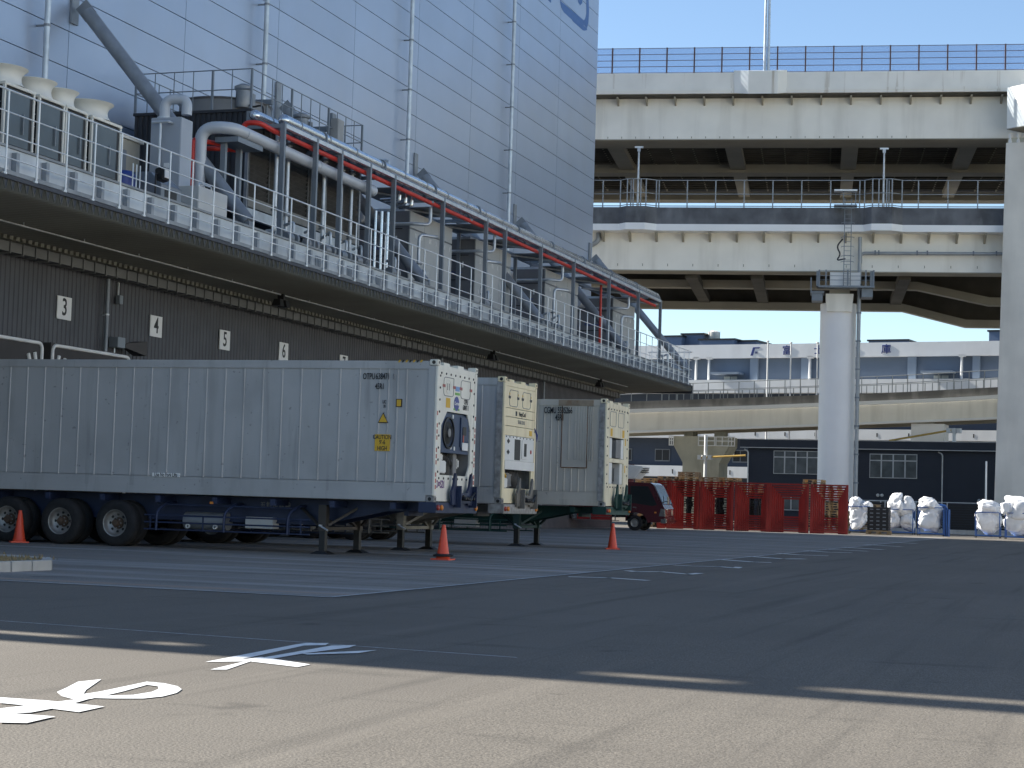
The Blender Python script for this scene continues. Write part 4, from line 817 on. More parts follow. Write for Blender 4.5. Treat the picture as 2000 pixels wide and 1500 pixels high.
Mt['f2'] = mat('yellowed_cream_front', (.84, .74, .50), .5, var=.06, streak=.35, scol=(.5, .36, .18), stretch=(5, 5, .4))
Mt['f3'] = mat('aged_ivory_front', (.80, .73, .54), .5, var=.06, streak=.45, scol=(.36, .24, .12), stretch=(5, 5, .4))
Mt['ch1'] = mat('navy_chassis', (.018, .03, .075), .5, .1, .2, 3); Mt['ch2'] = mat('pale_grey_chassis', (.17, .165, .15), .6, .1, .2, 3, streak=.4); Mt['ch3'] = mat('dark_green_chassis', (.012, .05, .042), .5, .1, .2, 3)
XC = -13.33
c1 = container(XC, 34.9, Mt['c1'], Mt['f1'], 'grey blue reefer container with navy cooling unit and yellow warning stickers', 1)
c2 = container(XC-.15, 39.6, Mt['c2'], Mt['f2'], 'grey reefer container with yellowed cream front on the middle trailer', 2)
c3 = container(XC, 47.7, Mt['c3'], Mt['f3'], 'stained grey reefer container with rusty top rail beside the maroon truck', 3)
chassis(XC, 34.9, 'navy blue container trailer with blue side guard under the grey blue container', Mt['ch1'], mat('leg_brown', (.06, .052, .045), .6, .2, .2), 1)
chassis(XC-.15, 39.6, 'pale grey container trailer under the cream fronted container', Mt['ch2'], mat('leg_pale', (.25, .24, .2), .6, .1, .2), 2)
chassis(XC, 47.7, 'dark green container trailer under the stained container', Mt['ch3'], mat('leg_green', (.02, .05, .045), .6, .1, .2), 3)
SYt = 34.9+1.22-.48-.055
for q_ in [o for o in C.objects if o.name == 'container_trailer']: inst(text_mesh('\u4e94\u9234\u6d0b\u98f2\u8f38', .13, Mt['mesh'], spacing=1.25), 'lettering', q_, (onY(538, 981, SYt).x, SYt, .98), RY_)
# marks on the near side of the first container
SY = 34.9+.03-.0025-.016
def sx_(px, py): p = onY(px, py, 34.92); return p.x, p.z
for s_, px, py, sz in (('OTPU', 721, 735.5, .18), ('638471', 748, 735.5, .18), ('1', 769.3, 735.5, .15), ('45R1', 742, 755, .17), ('70', 751, 794, .09), ('UC', 751, 785, .1)):
    x, z = sx_(px, py); sidetext(c1, s_, x, z, sz)
def plate(px0, py0, px1, py1, m, name='sticker', dy=.0):
    x0, z1 = sx_(px0, py0); x1, z0 = sx_(px1, py1); return MB().box(x0, x1, SY-.001+dy, SY+.02, z0, z1).build(name, m, c1)
plate(733, 848, 761, 881, Mt['yellow'], dy=-.006)
SY -= .008
for s_, px, py, sz in (('CAUTION', 747, 854, .125), ("9'-6", 747, 864, .125), ('HIGH', 747, 876, .125)): x, z = sx_(px, py); sidetext(c1, s_, x, z, sz, sx=.72)
SY += .008
plate(774, 779, 785, 795, Mt['ink'], dy=-.003); plate(775.5, 780.5, 783.5, 793.5, Mt['yellow'], dy=-.005)
for r_, m_, dy in ((1.0, Mt['ink'], -.003), (.8, Mt['yellow'], -.006)):
    c = sx_(748.5, 818); w_ = .115*r_; MB().prism([(c[0]-w_, SY+dy, c[1]-.085*r_), (c[0]+w_, SY+dy, c[1]-.085*r_), (c[0], SY+dy, c[1]+.13*r_)], (0, .02, 0)).build('warning_triangle', m_, c1)
plate(298, 923, 351, 932, Mt['white'], dy=-.004); SY -= .006
x, z = sx_(324.5, 927.5); sidetext(c1, 'Use No Fork Lifts', x, z, .115, sx=.66)
SY += .006
plate(768, 730, 771.5, 740.5, Mt['c1'], 'check_digit_frame', dy=-.001)
x0, z1 = sx_(778, 703); x1, z0 = sx_(820, 708)
for k in range(7): MB().prism([(x0+.08*k*1.0, 34.9-.003, z0), (x0+.08*k+.04, 34.9-.003, z0), (x0+.08*k+.07, 34.9-.003, z1), (x0+.08*k+.03, 34.9-.003, z1)], (0, .008, 0)).build('hazard_stripe', Mt['ink'] if k % 2 else Mt['yellow'], c1)
SY = 47.7+.03-.0025-.016
def s3(px, py): p = onY(px, py, 47.72); return p.x, p.z
SY -= .034
for s_, px, py, sz in (('CGMU 5535266', 1091, 802, .24), ('45R1', 1094, 816, .24)): x, z = s3(px, py); sidetext(c3, s_, x, z, sz, sx=.5)
SY += .034
# welded repair patch on the third container
pa = [s3(*p) for p in ((1099, 790), (1149, 790), (1149, 914), (1097, 914))]
MB().box(pa[0][0], pa[1][0], SY-.006, SY+.02, pa[2][1], pa[0][1]).build('repair_patch', Mt['c3'], c3)
for k in range(9): x = pa[0][0]+(.25, .5, .62, .72, .82, .92, 1.02, 1.1, 1.18)[k]*.72; MB().box(x, x+.035, SY-.026, SY-.004, pa[2][1]+.2, pa[0][1]-.05).build('patch_rib', Mt['c3'], c3)
Mt['rust'] = mat('rust_stain', (.16, .075, .03), .8, var=.5, scale=8)
for (a, b, d, e) in ((pa[0][0], pa[1][0], pa[2][1]-.012, pa[2][1]+.012), (pa[0][0]-.012, pa[0][0]+.012, pa[2][1], pa[0][1]), (pa[1][0]-.012, pa[1][0]+.012, pa[2][1], pa[0][1])): MB().box(a, b, SY-.012, SY, d, e).build('weld_seam', Mt['rust'], c3)
Mt['rustrail'] = mat('rusty_rail', (.30, .24, .17), .7, var=.2, scale=5, streak=.6, scol=(.2, .10, .04), stretch=(5, 5, 3))
p = [s3(*q) for q in ((1092, 776), (1160, 786))]; MB().box(p[0][0], p[1][0], SY-.022, SY+.01, 3.84, 4.0).build('rusty_rail_cover', Mt['rustrail'], c3)
# ================================================================== elevated roads and buildings beyond the yard
Mt['vwhite'] = mat('offwhite_bridge_paint', (.92, .88, .78), .55, var=.05, scale=.5, streak=.25, scol=(.42, .38, .30), stretch=(1.2, 1.2, .12))
Mt['vrust'] = mat('bridge_parapet_rust_streaks', (.88, .84, .75), .6, var=.06, scale=.6, streak=.55, scol=(.34, .24, .13), stretch=(2.2, 2.2, .10), sth=(.60, .72))
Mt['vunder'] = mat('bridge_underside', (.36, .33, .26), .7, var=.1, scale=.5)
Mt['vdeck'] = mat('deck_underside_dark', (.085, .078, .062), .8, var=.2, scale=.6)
Mt['vdark'] = mat('blackened_parapet', (.115, .12, .13), .7, var=.35, scale=.9, streak=.5, scol=(.24, .25, .26), stretch=(1.5, 1.5, .6))
Mt['vband'] = mat('white_edge_band', (.92, .92, .90), .5, var=.04, scale=.5)
Mt['conc'] = mat('pier_concrete', (.74, .71, .64), .8, var=.08, scale=.5, bump=.1, bscale=12, streak=.2, scol=(.32, .31, .28), stretch=(.8, .8, .1))
Mt['oldconc'] = mat('old_concrete', (.47, .45, .36), .85, var=.12, scale=.8, streak=.5, scol=(.25, .23, .18), stretch=(1.2, 1.2, .3))
Mt['ralu'] = mat('grey_railing', (.36, .38, .39), .5, .4, .08, 2)
def tmat(name, col, fac):
    m = bpy.data.materials.new(name); m.use_nodes = True; n = m.node_tree.nodes; l = m.node_tree.links
    b = n['Principled BSDF']; b.inputs['Base Color'].default_value = (*col, 1); b.inputs['Roughness'].default_value = .2
    tr = n.new('ShaderNodeBsdfTransparent'); tr.inputs[0].default_value = (.88, .93, 1, 1); mx = n.new('ShaderNodeMixShader'); mx.inputs[0].default_value = fac
    l.new(tr.outputs[0], mx.inputs[1]); l.new(b.outputs[0], mx.inputs[2]); l.new(mx.outputs[0], n['Material Output'].inputs[0]); return m
Mt['pane'] = tmat('clear_noise_panel', (.30, .40, .58), .24)
DP = Plane(atD(1500, 400, 122), (1, .16)); A = DP.a; N = DP.n
def dz(y, x=1500, P=DP): return P.st(x, y)[1]
def dbox(P, t0, t1, o0, o1, z0, z1, mb=None):
    mb = mb or MB(); q = lambda z: [P.at(t0, z, o0), P.at(t1, z, o0), P.at(t1, z, o1), P.at(t0, z, o1)]
    return mb.hexa(q(z0), q(z1))
UV = thing('upper_viaduct', 'upper deck of the elevated road with clear fence panels and rust streaked parapet', 'viaduct', DP.at(0, 27))
zb, zg, zl, zp, zf = dz(269), dz(189), dz(181), dz(146), dz(95)
T0, T1 = -45, 45
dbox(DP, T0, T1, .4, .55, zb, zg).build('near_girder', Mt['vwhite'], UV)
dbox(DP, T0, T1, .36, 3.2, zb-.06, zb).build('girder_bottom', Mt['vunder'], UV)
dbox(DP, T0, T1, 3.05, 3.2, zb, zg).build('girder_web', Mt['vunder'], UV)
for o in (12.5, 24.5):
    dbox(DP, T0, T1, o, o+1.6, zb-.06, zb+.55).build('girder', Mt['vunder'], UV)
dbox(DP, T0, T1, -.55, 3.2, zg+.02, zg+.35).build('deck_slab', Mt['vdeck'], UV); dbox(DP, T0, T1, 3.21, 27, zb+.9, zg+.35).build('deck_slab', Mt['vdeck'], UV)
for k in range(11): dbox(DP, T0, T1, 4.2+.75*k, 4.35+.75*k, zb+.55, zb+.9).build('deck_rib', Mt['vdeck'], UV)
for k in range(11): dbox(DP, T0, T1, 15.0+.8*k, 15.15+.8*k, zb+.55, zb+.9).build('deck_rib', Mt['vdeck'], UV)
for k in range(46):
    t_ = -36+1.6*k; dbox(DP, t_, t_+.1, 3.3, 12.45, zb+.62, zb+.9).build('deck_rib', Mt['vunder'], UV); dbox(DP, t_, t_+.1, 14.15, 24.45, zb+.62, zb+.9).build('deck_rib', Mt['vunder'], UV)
dbox(DP, T0, T1, -.75, -.2, zl-.02, zl+.16).build('parapet_lip', Mt['vrust'], UV)
dbox(DP, T0, T1, -.70, -.35, zl+.16, zp).build('parapet', Mt['vrust'], UV)
dbox(DP, T0, T1, -.72, .4, zl-.18, zl-.02).build('deck_edge', Mt['vrust'], UV)
tx = lambda x, y=200: DP.st(x, y)[0]
for k in range(-6, 14):
    t_ = tx(1205)+tx(1257)*0+1.93*k
    MB().hexa([DP.at(t_, zg-.05, .4), DP.at(t_+.12, zg-.05, .4), DP.at(t_+.12, zg-.5, .4), DP.at(t_, zg-.5, .4)], [DP.at(t_, zg-.05, -.5), DP.at(t_+.12, zg-.05, -.5), DP.at(t_+.12, zg-.14, -.5), DP.at(t_, zg-.14, -.5)]).build('edge_bracket', Mt['vunder'], UV)
for k in range(-12, 22):
    t_ = tx(1187)+.94*k; dbox(DP, t_, t_+.05, .38, .40, zb+.05, zb+.18).build('drain_nib', Mt['vunder'], UV)
for x in (1165, 1577, 1945):
    t_ = tx(x)
    dbox(DP, t_-.45, t_+.45, .38, .40, zb+.02, zg-.05).build('splice_plate', Mt['vwhite'], UV)
for k, x in enumerate((1000, 1222, 1438, 1652, 1868, 2090)):
    t_ = tx(x)+ (x-1540)*.0035
    dbox(DP, t_-.55, t_+.55, 3.2, 12.5, zb+.15, zb+1.0).build('cross_girder', Mt['vunder'], UV); dbox(DP, t_-.45, t_+.45, 14.1, 24.5, zb+.15, zb+.9).build('cross_girder', Mt['vunder'], UV)
pt = tx(1250)-tx(1196); pt = 1.83
t0 = tx(1198, 120); k0 = int((T0-t0)/pt)+12
for k in range(-14, 28):
    t_ = t0+pt*k
    dbox(DP, t_-.05, t_+.05, -.62, -.50, zp, zf).build('fence_post', mat('maroon_post', (.12, .07, .075), .5) if k == -14 else bpy.data.materials['maroon_post'], UV)
    dbox(DP, t_+.06, t_+pt-.06, -.57, -.555, zp+.05, zf-.05).build('clear_panel', Mt['pane'], UV)
    for j in range(5): dbox(DP, t_+.05, t_+pt-.05, -.60, -.575, zp+.04+(zf-zp-.1)*j/4, zp+.075+(zf-zp-.1)*j/4).build('fence_rail', bpy.data.materials['maroon_post'], UV)
tb = tx(1492)
MB().prism([DP.at(tb-2.0, zl-.16, -.72), DP.at(tb-1.0, zl-.34, -1.25), DP.at(tb+.9, zl-.34, -1.25), DP.at(tb+1.5, zl-.16, -.72)], (0, 0, zp-zl+.3)).build('lamp_bay', Mt['vrust'], UV)
lp = thing('street_lamp', 'tall twin pole lamp standing on the upper deck parapet', 'street lamp', DP.at(tb+.2, zp))
for d_ in (-.12, .12): MB().tube([DP.at(tb+.15+d_, zp-.05, -.95), DP.at(tb+.15+d_*.9, zp+10, -.95)], .10, 10, r2=.07).build('pole', Mt['galv'], lp, smooth=True)
MB().box(*[v for p in ((-.25, .25), (-.2, .2), (0, .05)) for v in p]).build('base_plate', Mt['galv'], lp).location = Vector(DP.at(tb+.15, zp+.0, -.95))-off(lp)
MB().tube([DP.at(tb+.15, zp+10, -.95), DP.at(tb+.15, zp+10.8, 0), DP.at(tb+.15, zp+11, 1.8)], .06, 8).build('arm', Mt['galv'], lp, smooth=True)
dbox(DP, tb, tb+.35, 1.3, 2.2, zp+10.95, zp+11.1).build('lamp_head', Mt['white'], lp)
# ---- middle deck
MV = thing('lower_viaduct', 'lower deck of the elevated road with blackened parapet and white edge band', 'viaduct', DP.at(0, 18))
zb, zg, zw0, zw1, zp, zf = dz(527), dz(456), dz(454), dz(441), dz(408), dz(354)
dbox(DP, T0, T1, .5, .65, zb, zg+.1).build('near_girder', Mt['vwhite'], MV)
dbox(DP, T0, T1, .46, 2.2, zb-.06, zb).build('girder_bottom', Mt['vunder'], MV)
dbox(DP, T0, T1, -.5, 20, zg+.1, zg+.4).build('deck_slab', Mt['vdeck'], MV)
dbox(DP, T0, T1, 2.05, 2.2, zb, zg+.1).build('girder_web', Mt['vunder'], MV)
# far girders drop at the right over a deep cross head
for o, th in ((9.5, .0), (18.0, .0)):
    P2 = Plane(DP.at(0, 0, o), (1, .16))
    y0 = 552 if o < 10 else 594
    tt = [P2.st(x, y)[0] for x, y in (((1790, 552), (1930, 585)) if o < 10 else ((1762, 592), (1885, 628)))]
    za = P2.st(1500, y0)[1]; zc = P2.st(1885, 628)[1] if o > 10 else P2.st(1930, 585)[1]
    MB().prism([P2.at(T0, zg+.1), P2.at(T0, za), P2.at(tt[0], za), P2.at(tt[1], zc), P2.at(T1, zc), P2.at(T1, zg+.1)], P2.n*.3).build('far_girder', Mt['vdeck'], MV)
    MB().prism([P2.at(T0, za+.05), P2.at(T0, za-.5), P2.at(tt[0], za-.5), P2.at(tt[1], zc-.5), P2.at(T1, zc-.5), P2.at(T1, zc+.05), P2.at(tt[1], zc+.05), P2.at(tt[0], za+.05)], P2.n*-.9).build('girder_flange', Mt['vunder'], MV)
for x in (1345, 1475, 1770): 
    t_ = tx(x, 560); dbox(DP, t_-.4, t_+.4, 2.3, 17.9, zb-.3, zb+.2).build('cross_girder', Mt['vdeck'], MV)
tl = [DP.st(1247, 430)[0], DP.st(1724, 430)[0]]
def bayline(o):
    pts = [(T0, o)]
    for t_ in tl: pts += [(t_-1.25, o), (t_-.75, o-.55), (t_+.55, o-.55), (t_+1.25, o)]
    return pts + [(T1, o)]
def bay(name, m, o, z0, z1):
    pts = bayline(o); mb = MB().prism([DP.at(t_, z0, oo) for t_, oo in pts]+[DP.at(T1, z0, .5), DP.at(T0, z0, .5)], (0, 0, z1-z0)); mb.build(name, m, MV)
bay('edge_band', Mt['vband'], -.62, zw0, zw1); bay('parapet', Mt['vdark'], -.55, zw1+.002, zp)
for k in range(-8, 22):
    t_ = DP.st(1176, 460)[0]+1.78*k
    MB().hexa([DP.at(t_, zg, .5), DP.at(t_+.14, zg, .5), DP.at(t_+.14, zg-.55, .5), DP.at(t_, zg-.55, .5)], [DP.at(t_, zg, -.5), DP.at(t_+.14, zg, -.5), DP.at(t_+.14, zg-.1, -.5), DP.at(t_, zg-.1, -.5)]).build('edge_bracket', Mt['vunder'], MV)
for x in (1378, 1595, 1773): t_ = DP.st(x, 500)[0]; dbox(DP, t_-.33, t_+.33, .47, .50, zb+.02, zg-.05).build('splice_plate', Mt['vwhite'], MV)
for k in range(-4, 16): t_ = DP.st(1204, 515)[0]+1.68*k; dbox(DP, t_, t_+.05, .48, .50, zb+.25, zb+.42).build('drain_nib', Mt['vunder'], MV)
rp = MB().box(-.035, .035, -.035, .035, 0, zf-zp).mesh('rail_post', Mt['ralu'])
for k in range(-16, 28):
    t_ = DP.st(1343, 380)[0]+1.88*k; inst(rp, 'rail_post', MV, DP.at(t_, zp, -.3))
for t_ in tl:
    for d_ in (-1.2, -.7, -.3, .2, .55, 1.2): inst(rp, 'rail_post', MV, DP.at(t_+d_, zp, -.9 if abs(d_) < 1 else -.5))
for z in (zf, zp+.12, zp+(zf-zp)*.5): MB().tube([DP.at(t_, z, oo+.32-(.0)) for t_, oo in bayline(-.65)], .03, 6).build('rail', Mt['ralu'], MV)
for i, t_ in enumerate(tl):
    lp = thing('street_lamp', 'short lamp post on the lower deck '+('beside the cold store corner' if i == 0 else 'above the round column'), 'street lamp', DP.at(t_, zp, -.8))
    zt = DP.st((1247, 1724)[i], (293, 296)[i])[1]
    MB().tube([DP.at(t_, zp, -.8), DP.at(t_, zt, -.8)], .085, 10, r2=.055).build('pole', Mt['galv'], lp, smooth=True)
    dbox(DP, t_-.28, t_+.28, -.9, -.7, zt-.02, zt+.08).build('lamp_head', Mt['galvwhite'], lp); dbox(DP, t_-.1, t_+.1, -.9, -.7, zt-.25, zt-.02).build('lamp_collar', Mt['galv'], lp)
# ---- round column with its maintenance cage
cc = DP.at(DP.st(1636, 700)[0], 0, 1.0); CRD = 35.0/F*(cc-EYE).dot(CF)
col = thing('bridge_column', 'round pale bridge column under the lower deck', 'column', cc)
ztop = dz(590)
Mt['colp'] = mat('pale_column_paint', (.88, .86, .84), .5, var=.04, scale=.4, streak=.12, scol=(.5, .5, .5), stretch=(.8, .8, .1))
MB().lathe(cc, [(CRD, 0), (CRD, ztop), (.01, ztop)], 40).build('shaft', Mt['colp'], col, smooth=True)
tc = DP.st(1636, 700)[0]
MB().hexa([DP.at(tc-.75, ztop-.6, -.3), DP.at(tc+.85, ztop-.6, -.3), DP.at(tc+.85, ztop-.6, 2.0), DP.at(tc-.75, ztop-.6, 2.0)], [DP.at(tc-.85, ztop+.55, -.45), DP.at(tc+.95, ztop+.55, -.45), DP.at(tc+.95, ztop+.55, 2.2), DP.at(tc-.85, ztop+.55, 2.2)]).build('cap', Mt['vwhite'], col)
dbox(DP, tc-.6, tc+.7, 0, 1.8, ztop+.55, zb).build('bearing', Mt['vunder'], col)
cg = thing('inspection_cage', 'grey inspection platform cage with white box around the column head', 'platform', DP.at(tc, ztop+.5))
x0, x1 = DP.st(1583, 560)[0], DP.st(1707, 560)[0]; zf_ = dz(561)
dbox(DP, x0+.5, x1, -1.35, -.5, zf_-.12, zf_).build('floor', Mt['steelgrey'], cg); dbox(DP, x0, x0+.9, -1.0, .6, zf_-.45, zf_-.33).build('side_floor', Mt['steelgrey'], cg)
dbox(DP, DP.st(1621, 550)[0], DP.st(1680, 550)[0], -.9, -.46, zf_, dz(534)).build('white_box', Mt['white'], cg)
for z in (dz(532), dz(542), dz(550)): dbox(DP, x0+.5, x1, -1.35, -1.31, z-.03, z).build('rail', Mt['steelgrey'], cg)
for x in (1600, 1613, 1655, 1690, 1705): t_ = DP.st(x, 550)[0]; dbox(DP, t_-.05, t_+.05, -1.36, -1.30, zf_-.1, dz(531)).build('post', Mt['steelgrey'], cg)
for x in (1598, 1702): t_ = DP.st(x, 550)[0]; dbox(DP, t_-.12, t_+.12, -1.3, -.4, zf_-.05, dz(533)).build('end_panel', Mt['steelgrey'], cg)
dbox(DP, x0, x0+.08, -1.0, .5, zf_-.4, zf_+.55).build('side_panel', Mt['steelgrey'], cg)
dbox(DP, x1-.8, x1-.1, -1.0, .4, zf_-.7, zf_-.13).build('under_bracket', Mt['steelgrey'], cg)
dbox(DP, x0+.1, x0+.8, -.9, .4, zf_-.95, zf_-.46).build('under_bracket', Mt['steelgrey'], cg)
ld = thing('cage_ladder', 'hooped grey access ladder rising from the column platform to the lower deck', 'ladder', DP.at(tc, zf_))
ta, tb2 = DP.st(1649, 450)[0], DP.st(1662, 450)[0]
for t_ in (ta, tb2): dbox(DP, t_-.025, t_+.025, -1.05, -1.0, zf_, dz(392)).build('stile', Mt['steelgrey'], ld)
zz = zf_+.2
while zz < dz(395): dbox(DP, ta+.025, tb2-.025, -1.04, -1.01, zz, zz+.025).build('rung', Mt['steelgrey'], ld); zz += .3
for y in (413, 440, 468, 486, 504, 515):
    c_ = DP.at((ta+tb2)/2, dz(y), -1.05); MB().tube(arc(c_, A, -N, .42, 0, math.pi, 8), .02, 5).build('hoop', Mt['steelgrey'], ld)
for y0_, y1_ in ((376, 379), (405, 408)): dbox(DP, ta-.7, tb2+.35, -1.3, -.6, dz(y1_), dz(y0_)).build('landing', Mt['galvwhite'] if y0_ < 400 else Mt['steelgrey'], ld)
for t_ in (ta-.1, tb2+.25): dbox(DP, t_-.03, t_+.03, -1.05, -.98, dz(408), dz(378)).build('landing_post', Mt['steelgrey'], ld)
MB().tube(bend([DP.at(ta-.1, dz(470), -.95), DP.at(ta-.5, dz(485), -1.0), DP.at(ta-.2, dz(500), -1.0), DP.at(ta-.5, dz(512), -1.0), DP.at(ta+.1, dz(508), -1.0)], .3), .05, 6).build('cable', Mt['black'], ld)
dr = thing('drain_pipe', 'grey drain pipe beside the round column and along the girder', 'pipe', DP.at(tc+CRD, 0))
tp_ = DP.st(1674, 800)[0]
MB().tube([DP.at(tp_, 0, 0), DP.at(tp_, dz(462), 0), ], .13, 10).build('downpipe', Mt['ralu'], dr, smooth=True)
for k in range(9): MB().lathe(DP.at(tp_, 1.2+1.85*k, 0), [(.13, 0), (.17, 0), (.17, .1), (.13, .1)], 10).build('clamp', Mt['steelgrey'], dr)
MB().tube(bend([DP.at(tp_+.05, dz(513), .1), DP.at(tp_+.05, dz(493), .1), DP.at(T1, dz(490), .1)], .6), .11, 10).build('branch', Mt['ralu'], dr, smooth=True)
for x in (1708, 1715, 1790, 1810, 1900, 1945): t_ = DP.st(x, 492)[0]; MB().lathe(DP.at(t_, dz(491.5), .1), [(.11, 0), (.16, 0), (.16, .09), (.11, .09)], 10, A).build('clamp', Mt['steelgrey'], dr)
dr2 = thing('drain_pipe', 'short dark drain elbow under the lower deck beside the cold store corner', 'pipe', DP.at(DP.st(1160, 470)[0], zb))
MB().tube(bend([DP.at(DP.st(1168, 455)[0], dz(455), .3), DP.at(DP.st(1168, 470)[0], dz(472), .3), DP.at(DP.st(1150, 480)[0], dz(482), .3)], .4), .16, 10).build('elbow', Mt['ralu'], dr2, smooth=True)
# ---- big concrete pier at the right with the sunlit girder end above it
PP = Plane(atD(1950, 900, 117), (1, .0))
pr = thing('concrete_pier', 'massive plain concrete pier carrying the sunlit girder behind the white bags', 'pier', PP.at(2, 0))
s0 = PP.st(1941, 985); s1 = PP.st(1965, 279)
MB().hexa([PP.at(s0[0]-.02, 0, 0), PP.at(s0[0]+5, 0, 0), PP.at(s0[0]+5, 0, 3.2), PP.at(s0[0]-.02, 0, 3.2)], [PP.at(s1[0], s1[1], 0), PP.at(s1[0]+4, s1[1], 0), PP.at(s1[0]+4, s1[1], 3.2), PP.at(s1[0], s1[1], 3.2)]).build('shaft', Mt['conc'], pr)
MB().box(*[0]*6) if 0 else None
dbox(PP, s1[0]+.1, s1[0]+1.2, .2, 2.8, s1[1], s1[1]+.35).build('bearing', Mt['oldconc'], pr)
for k in range(3): MB().lathe(PP.at(s1[0]+.25+.5*k, s1[1], .3), [(.12, 0), (.16, .1), (.1, .4), (.14, .62)], 10).build('bearing_pot', Mt['white'], pr, smooth=True)
sg = thing('box_girder', 'sunlit cream box girder end resting on the concrete pier', 'girder', PP.at(s1[0]+2, s1[1]))
g0, g1 = PP.st(1966, 252), PP.st(1967, 172)
gd = Vector((.80, -.60, 0))
q = [PP.at(g0[0]+.02, 0, -.1)+gd*0, PP.at(g0[0]+.02, 0, -.1)+gd*26, PP.at(g0[0]+.02, 0, -.1)+gd*26+Vector((.6, .8, 0))*6, PP.at(g0[0]+.02, 0, -.1)+Vector((.6, .8, 0))*6]
MB().hexa([(v.x, v.y, g0[1]) for v in q], [(v.x, v.y, g1[1]) for v in q]).build('box', Mt['vwhite'], sg)
MB().hexa([(v.x, v.y, g0[1]-.05) for v in q], [(v.x, v.y, g0[1]) for v in q]).build('bottom_plate', Mt['vunder'], sg)
# ---- ramp behind the column
RP = Plane(atD(1500, 800, 150), (1, -.03))
rmp = thing('ramp_viaduct', 'curving access ramp with concrete parapet and white edge band behind the column', 'ramp', RP.at(0, 6))
XS = [1120, 1232, 1360, 1472, 1600, 1676, 1780, 1870, 1950, 2060]
def prof(tab): return [tab[0][1] + 0 if x <= tab[0][0] else (tab[-1][1] if x >= tab[-1][0] else next(y0+(y1-y0)*(x-a)/(b-a) for (a, y0), (b, y1) in zip(tab, tab[1:]) if a <= x <= b)) for x in XS]
Pt = prof([(1120, 790), (1232, 784), (1360, 780), (1600, 771.5), (1676, 769.5), (1780, 765), (1870, 760), (1950, 756), (2060, 750)])
Pb = prof([(1120, 803), (1232, 799), (1472, 792), (1676, 784), (1780, 780), (1870, 776), (1950, 771), (2060, 764)])
Bb = [y+7 for y in Pb]; Gb = prof([(1120, 845), (1232, 841), (1600, 828), (1676, 825), (1950, 814), (2060, 808)])
def rband(name, ya, yb, o0, o1, m):
    for i in range(len(XS)-1):
        a0, a1 = RP.st(XS[i], ya[i]), RP.st(XS[i+1], ya[i+1]); b0, b1 = RP.st(XS[i], yb[i]), RP.st(XS[i+1], yb[i+1])
        MB().hexa([RP.at(b0[0], b0[1], o0), RP.at(b1[0], b1[1], o0), RP.at(b1[0], b1[1], o1), RP.at(b0[0], b0[1], o1)], [RP.at(a0[0], a0[1], o0), RP.at(a1[0], a1[1], o0), RP.at(a1[0], a1[1], o1), RP.at(a0[0], a0[1], o1)]).build(name, m, rmp)
Mt['rpar'] = mat('stained_ramp_parapet', (.26, .25, .23), .8, var=.2, scale=.8, streak=.6, scol=(.11, .105, .10), stretch=(.9, .9, .25), sth=(.42, .55))
rband('parapet', Pt, [y-.15 for y in Pb], 0, .3, Mt['rpar']); rband('edge_band', Pb, [y-.1 for y in Bb], -.15, .35, Mt['vband']); rband('girder', Bb, Gb, .4, .6, Mt['vwhite'])
rband('bottom_flange', Gb, [y+4 for y in Gb], .25, .9, Mt['vband']); rband('deck_slab', Bb, [y+8 for y in Bb], .62, 8.4, Mt['vdeck']); rband('back_girder', [y+9 for y in Bb], [y+2 for y in Gb], 7.4, 7.6, Mt['vunder']); rband('back_parapet', [y-4 for y in Pt], [y-.1 for y in Bb], 8.45, 8.7, Mt['rpar'])
for i in range(60):
    x = 1232+i*15; j = max(k for k in range(len(XS)-1) if XS[k] <= x) if x < 2050 else None
    if j is None: break
    f = (x-XS[j])/(XS[j+1]-XS[j]); yb = Pt[j]+(Pt[j+1]-Pt[j])*f
    for o, ex, hh in ((.15, 0, 1.35), (8.55, 6, 1.3)):
        s = RP.st(x+ex, yb); 
        if i % 2 == 0 or o > 1: dbox(RP, s[0]-.03, s[0]+.03, o-.03, o+.03, s[1]-.05, s[1]+hh).build('rail_post', Mt['ralu'], rmp)
for o, hh in ((.15, 1.35), (.15, .75), (8.55, 1.3)):
    MB().tube([RP.at(RP.st(x, y)[0], RP.st(x, y)[1]+hh, o) for x, y in zip(XS, Pt)], .03, 6).build('rail', Mt['ralu'], rmp)
for i in range(40):
    x = 1245+i*19
    j = max(k for k in range(len(XS)-1) if XS[k] <= x); f = (x-XS[j])/(XS[j+1]-XS[j]); yy = Bb[j]+(Bb[j+1]-Bb[j])*f; s = RP.st(x, yy); g = RP.st(x, Gb[j]+(Gb[j+1]-Gb[j])*f)
    if i % 2: dbox(RP, s[0]-.05, s[0]+.05, .385, .4, g[1]+.02, s[1]-.3).build('web_stiffener', Mt['vwhite'], rmp)
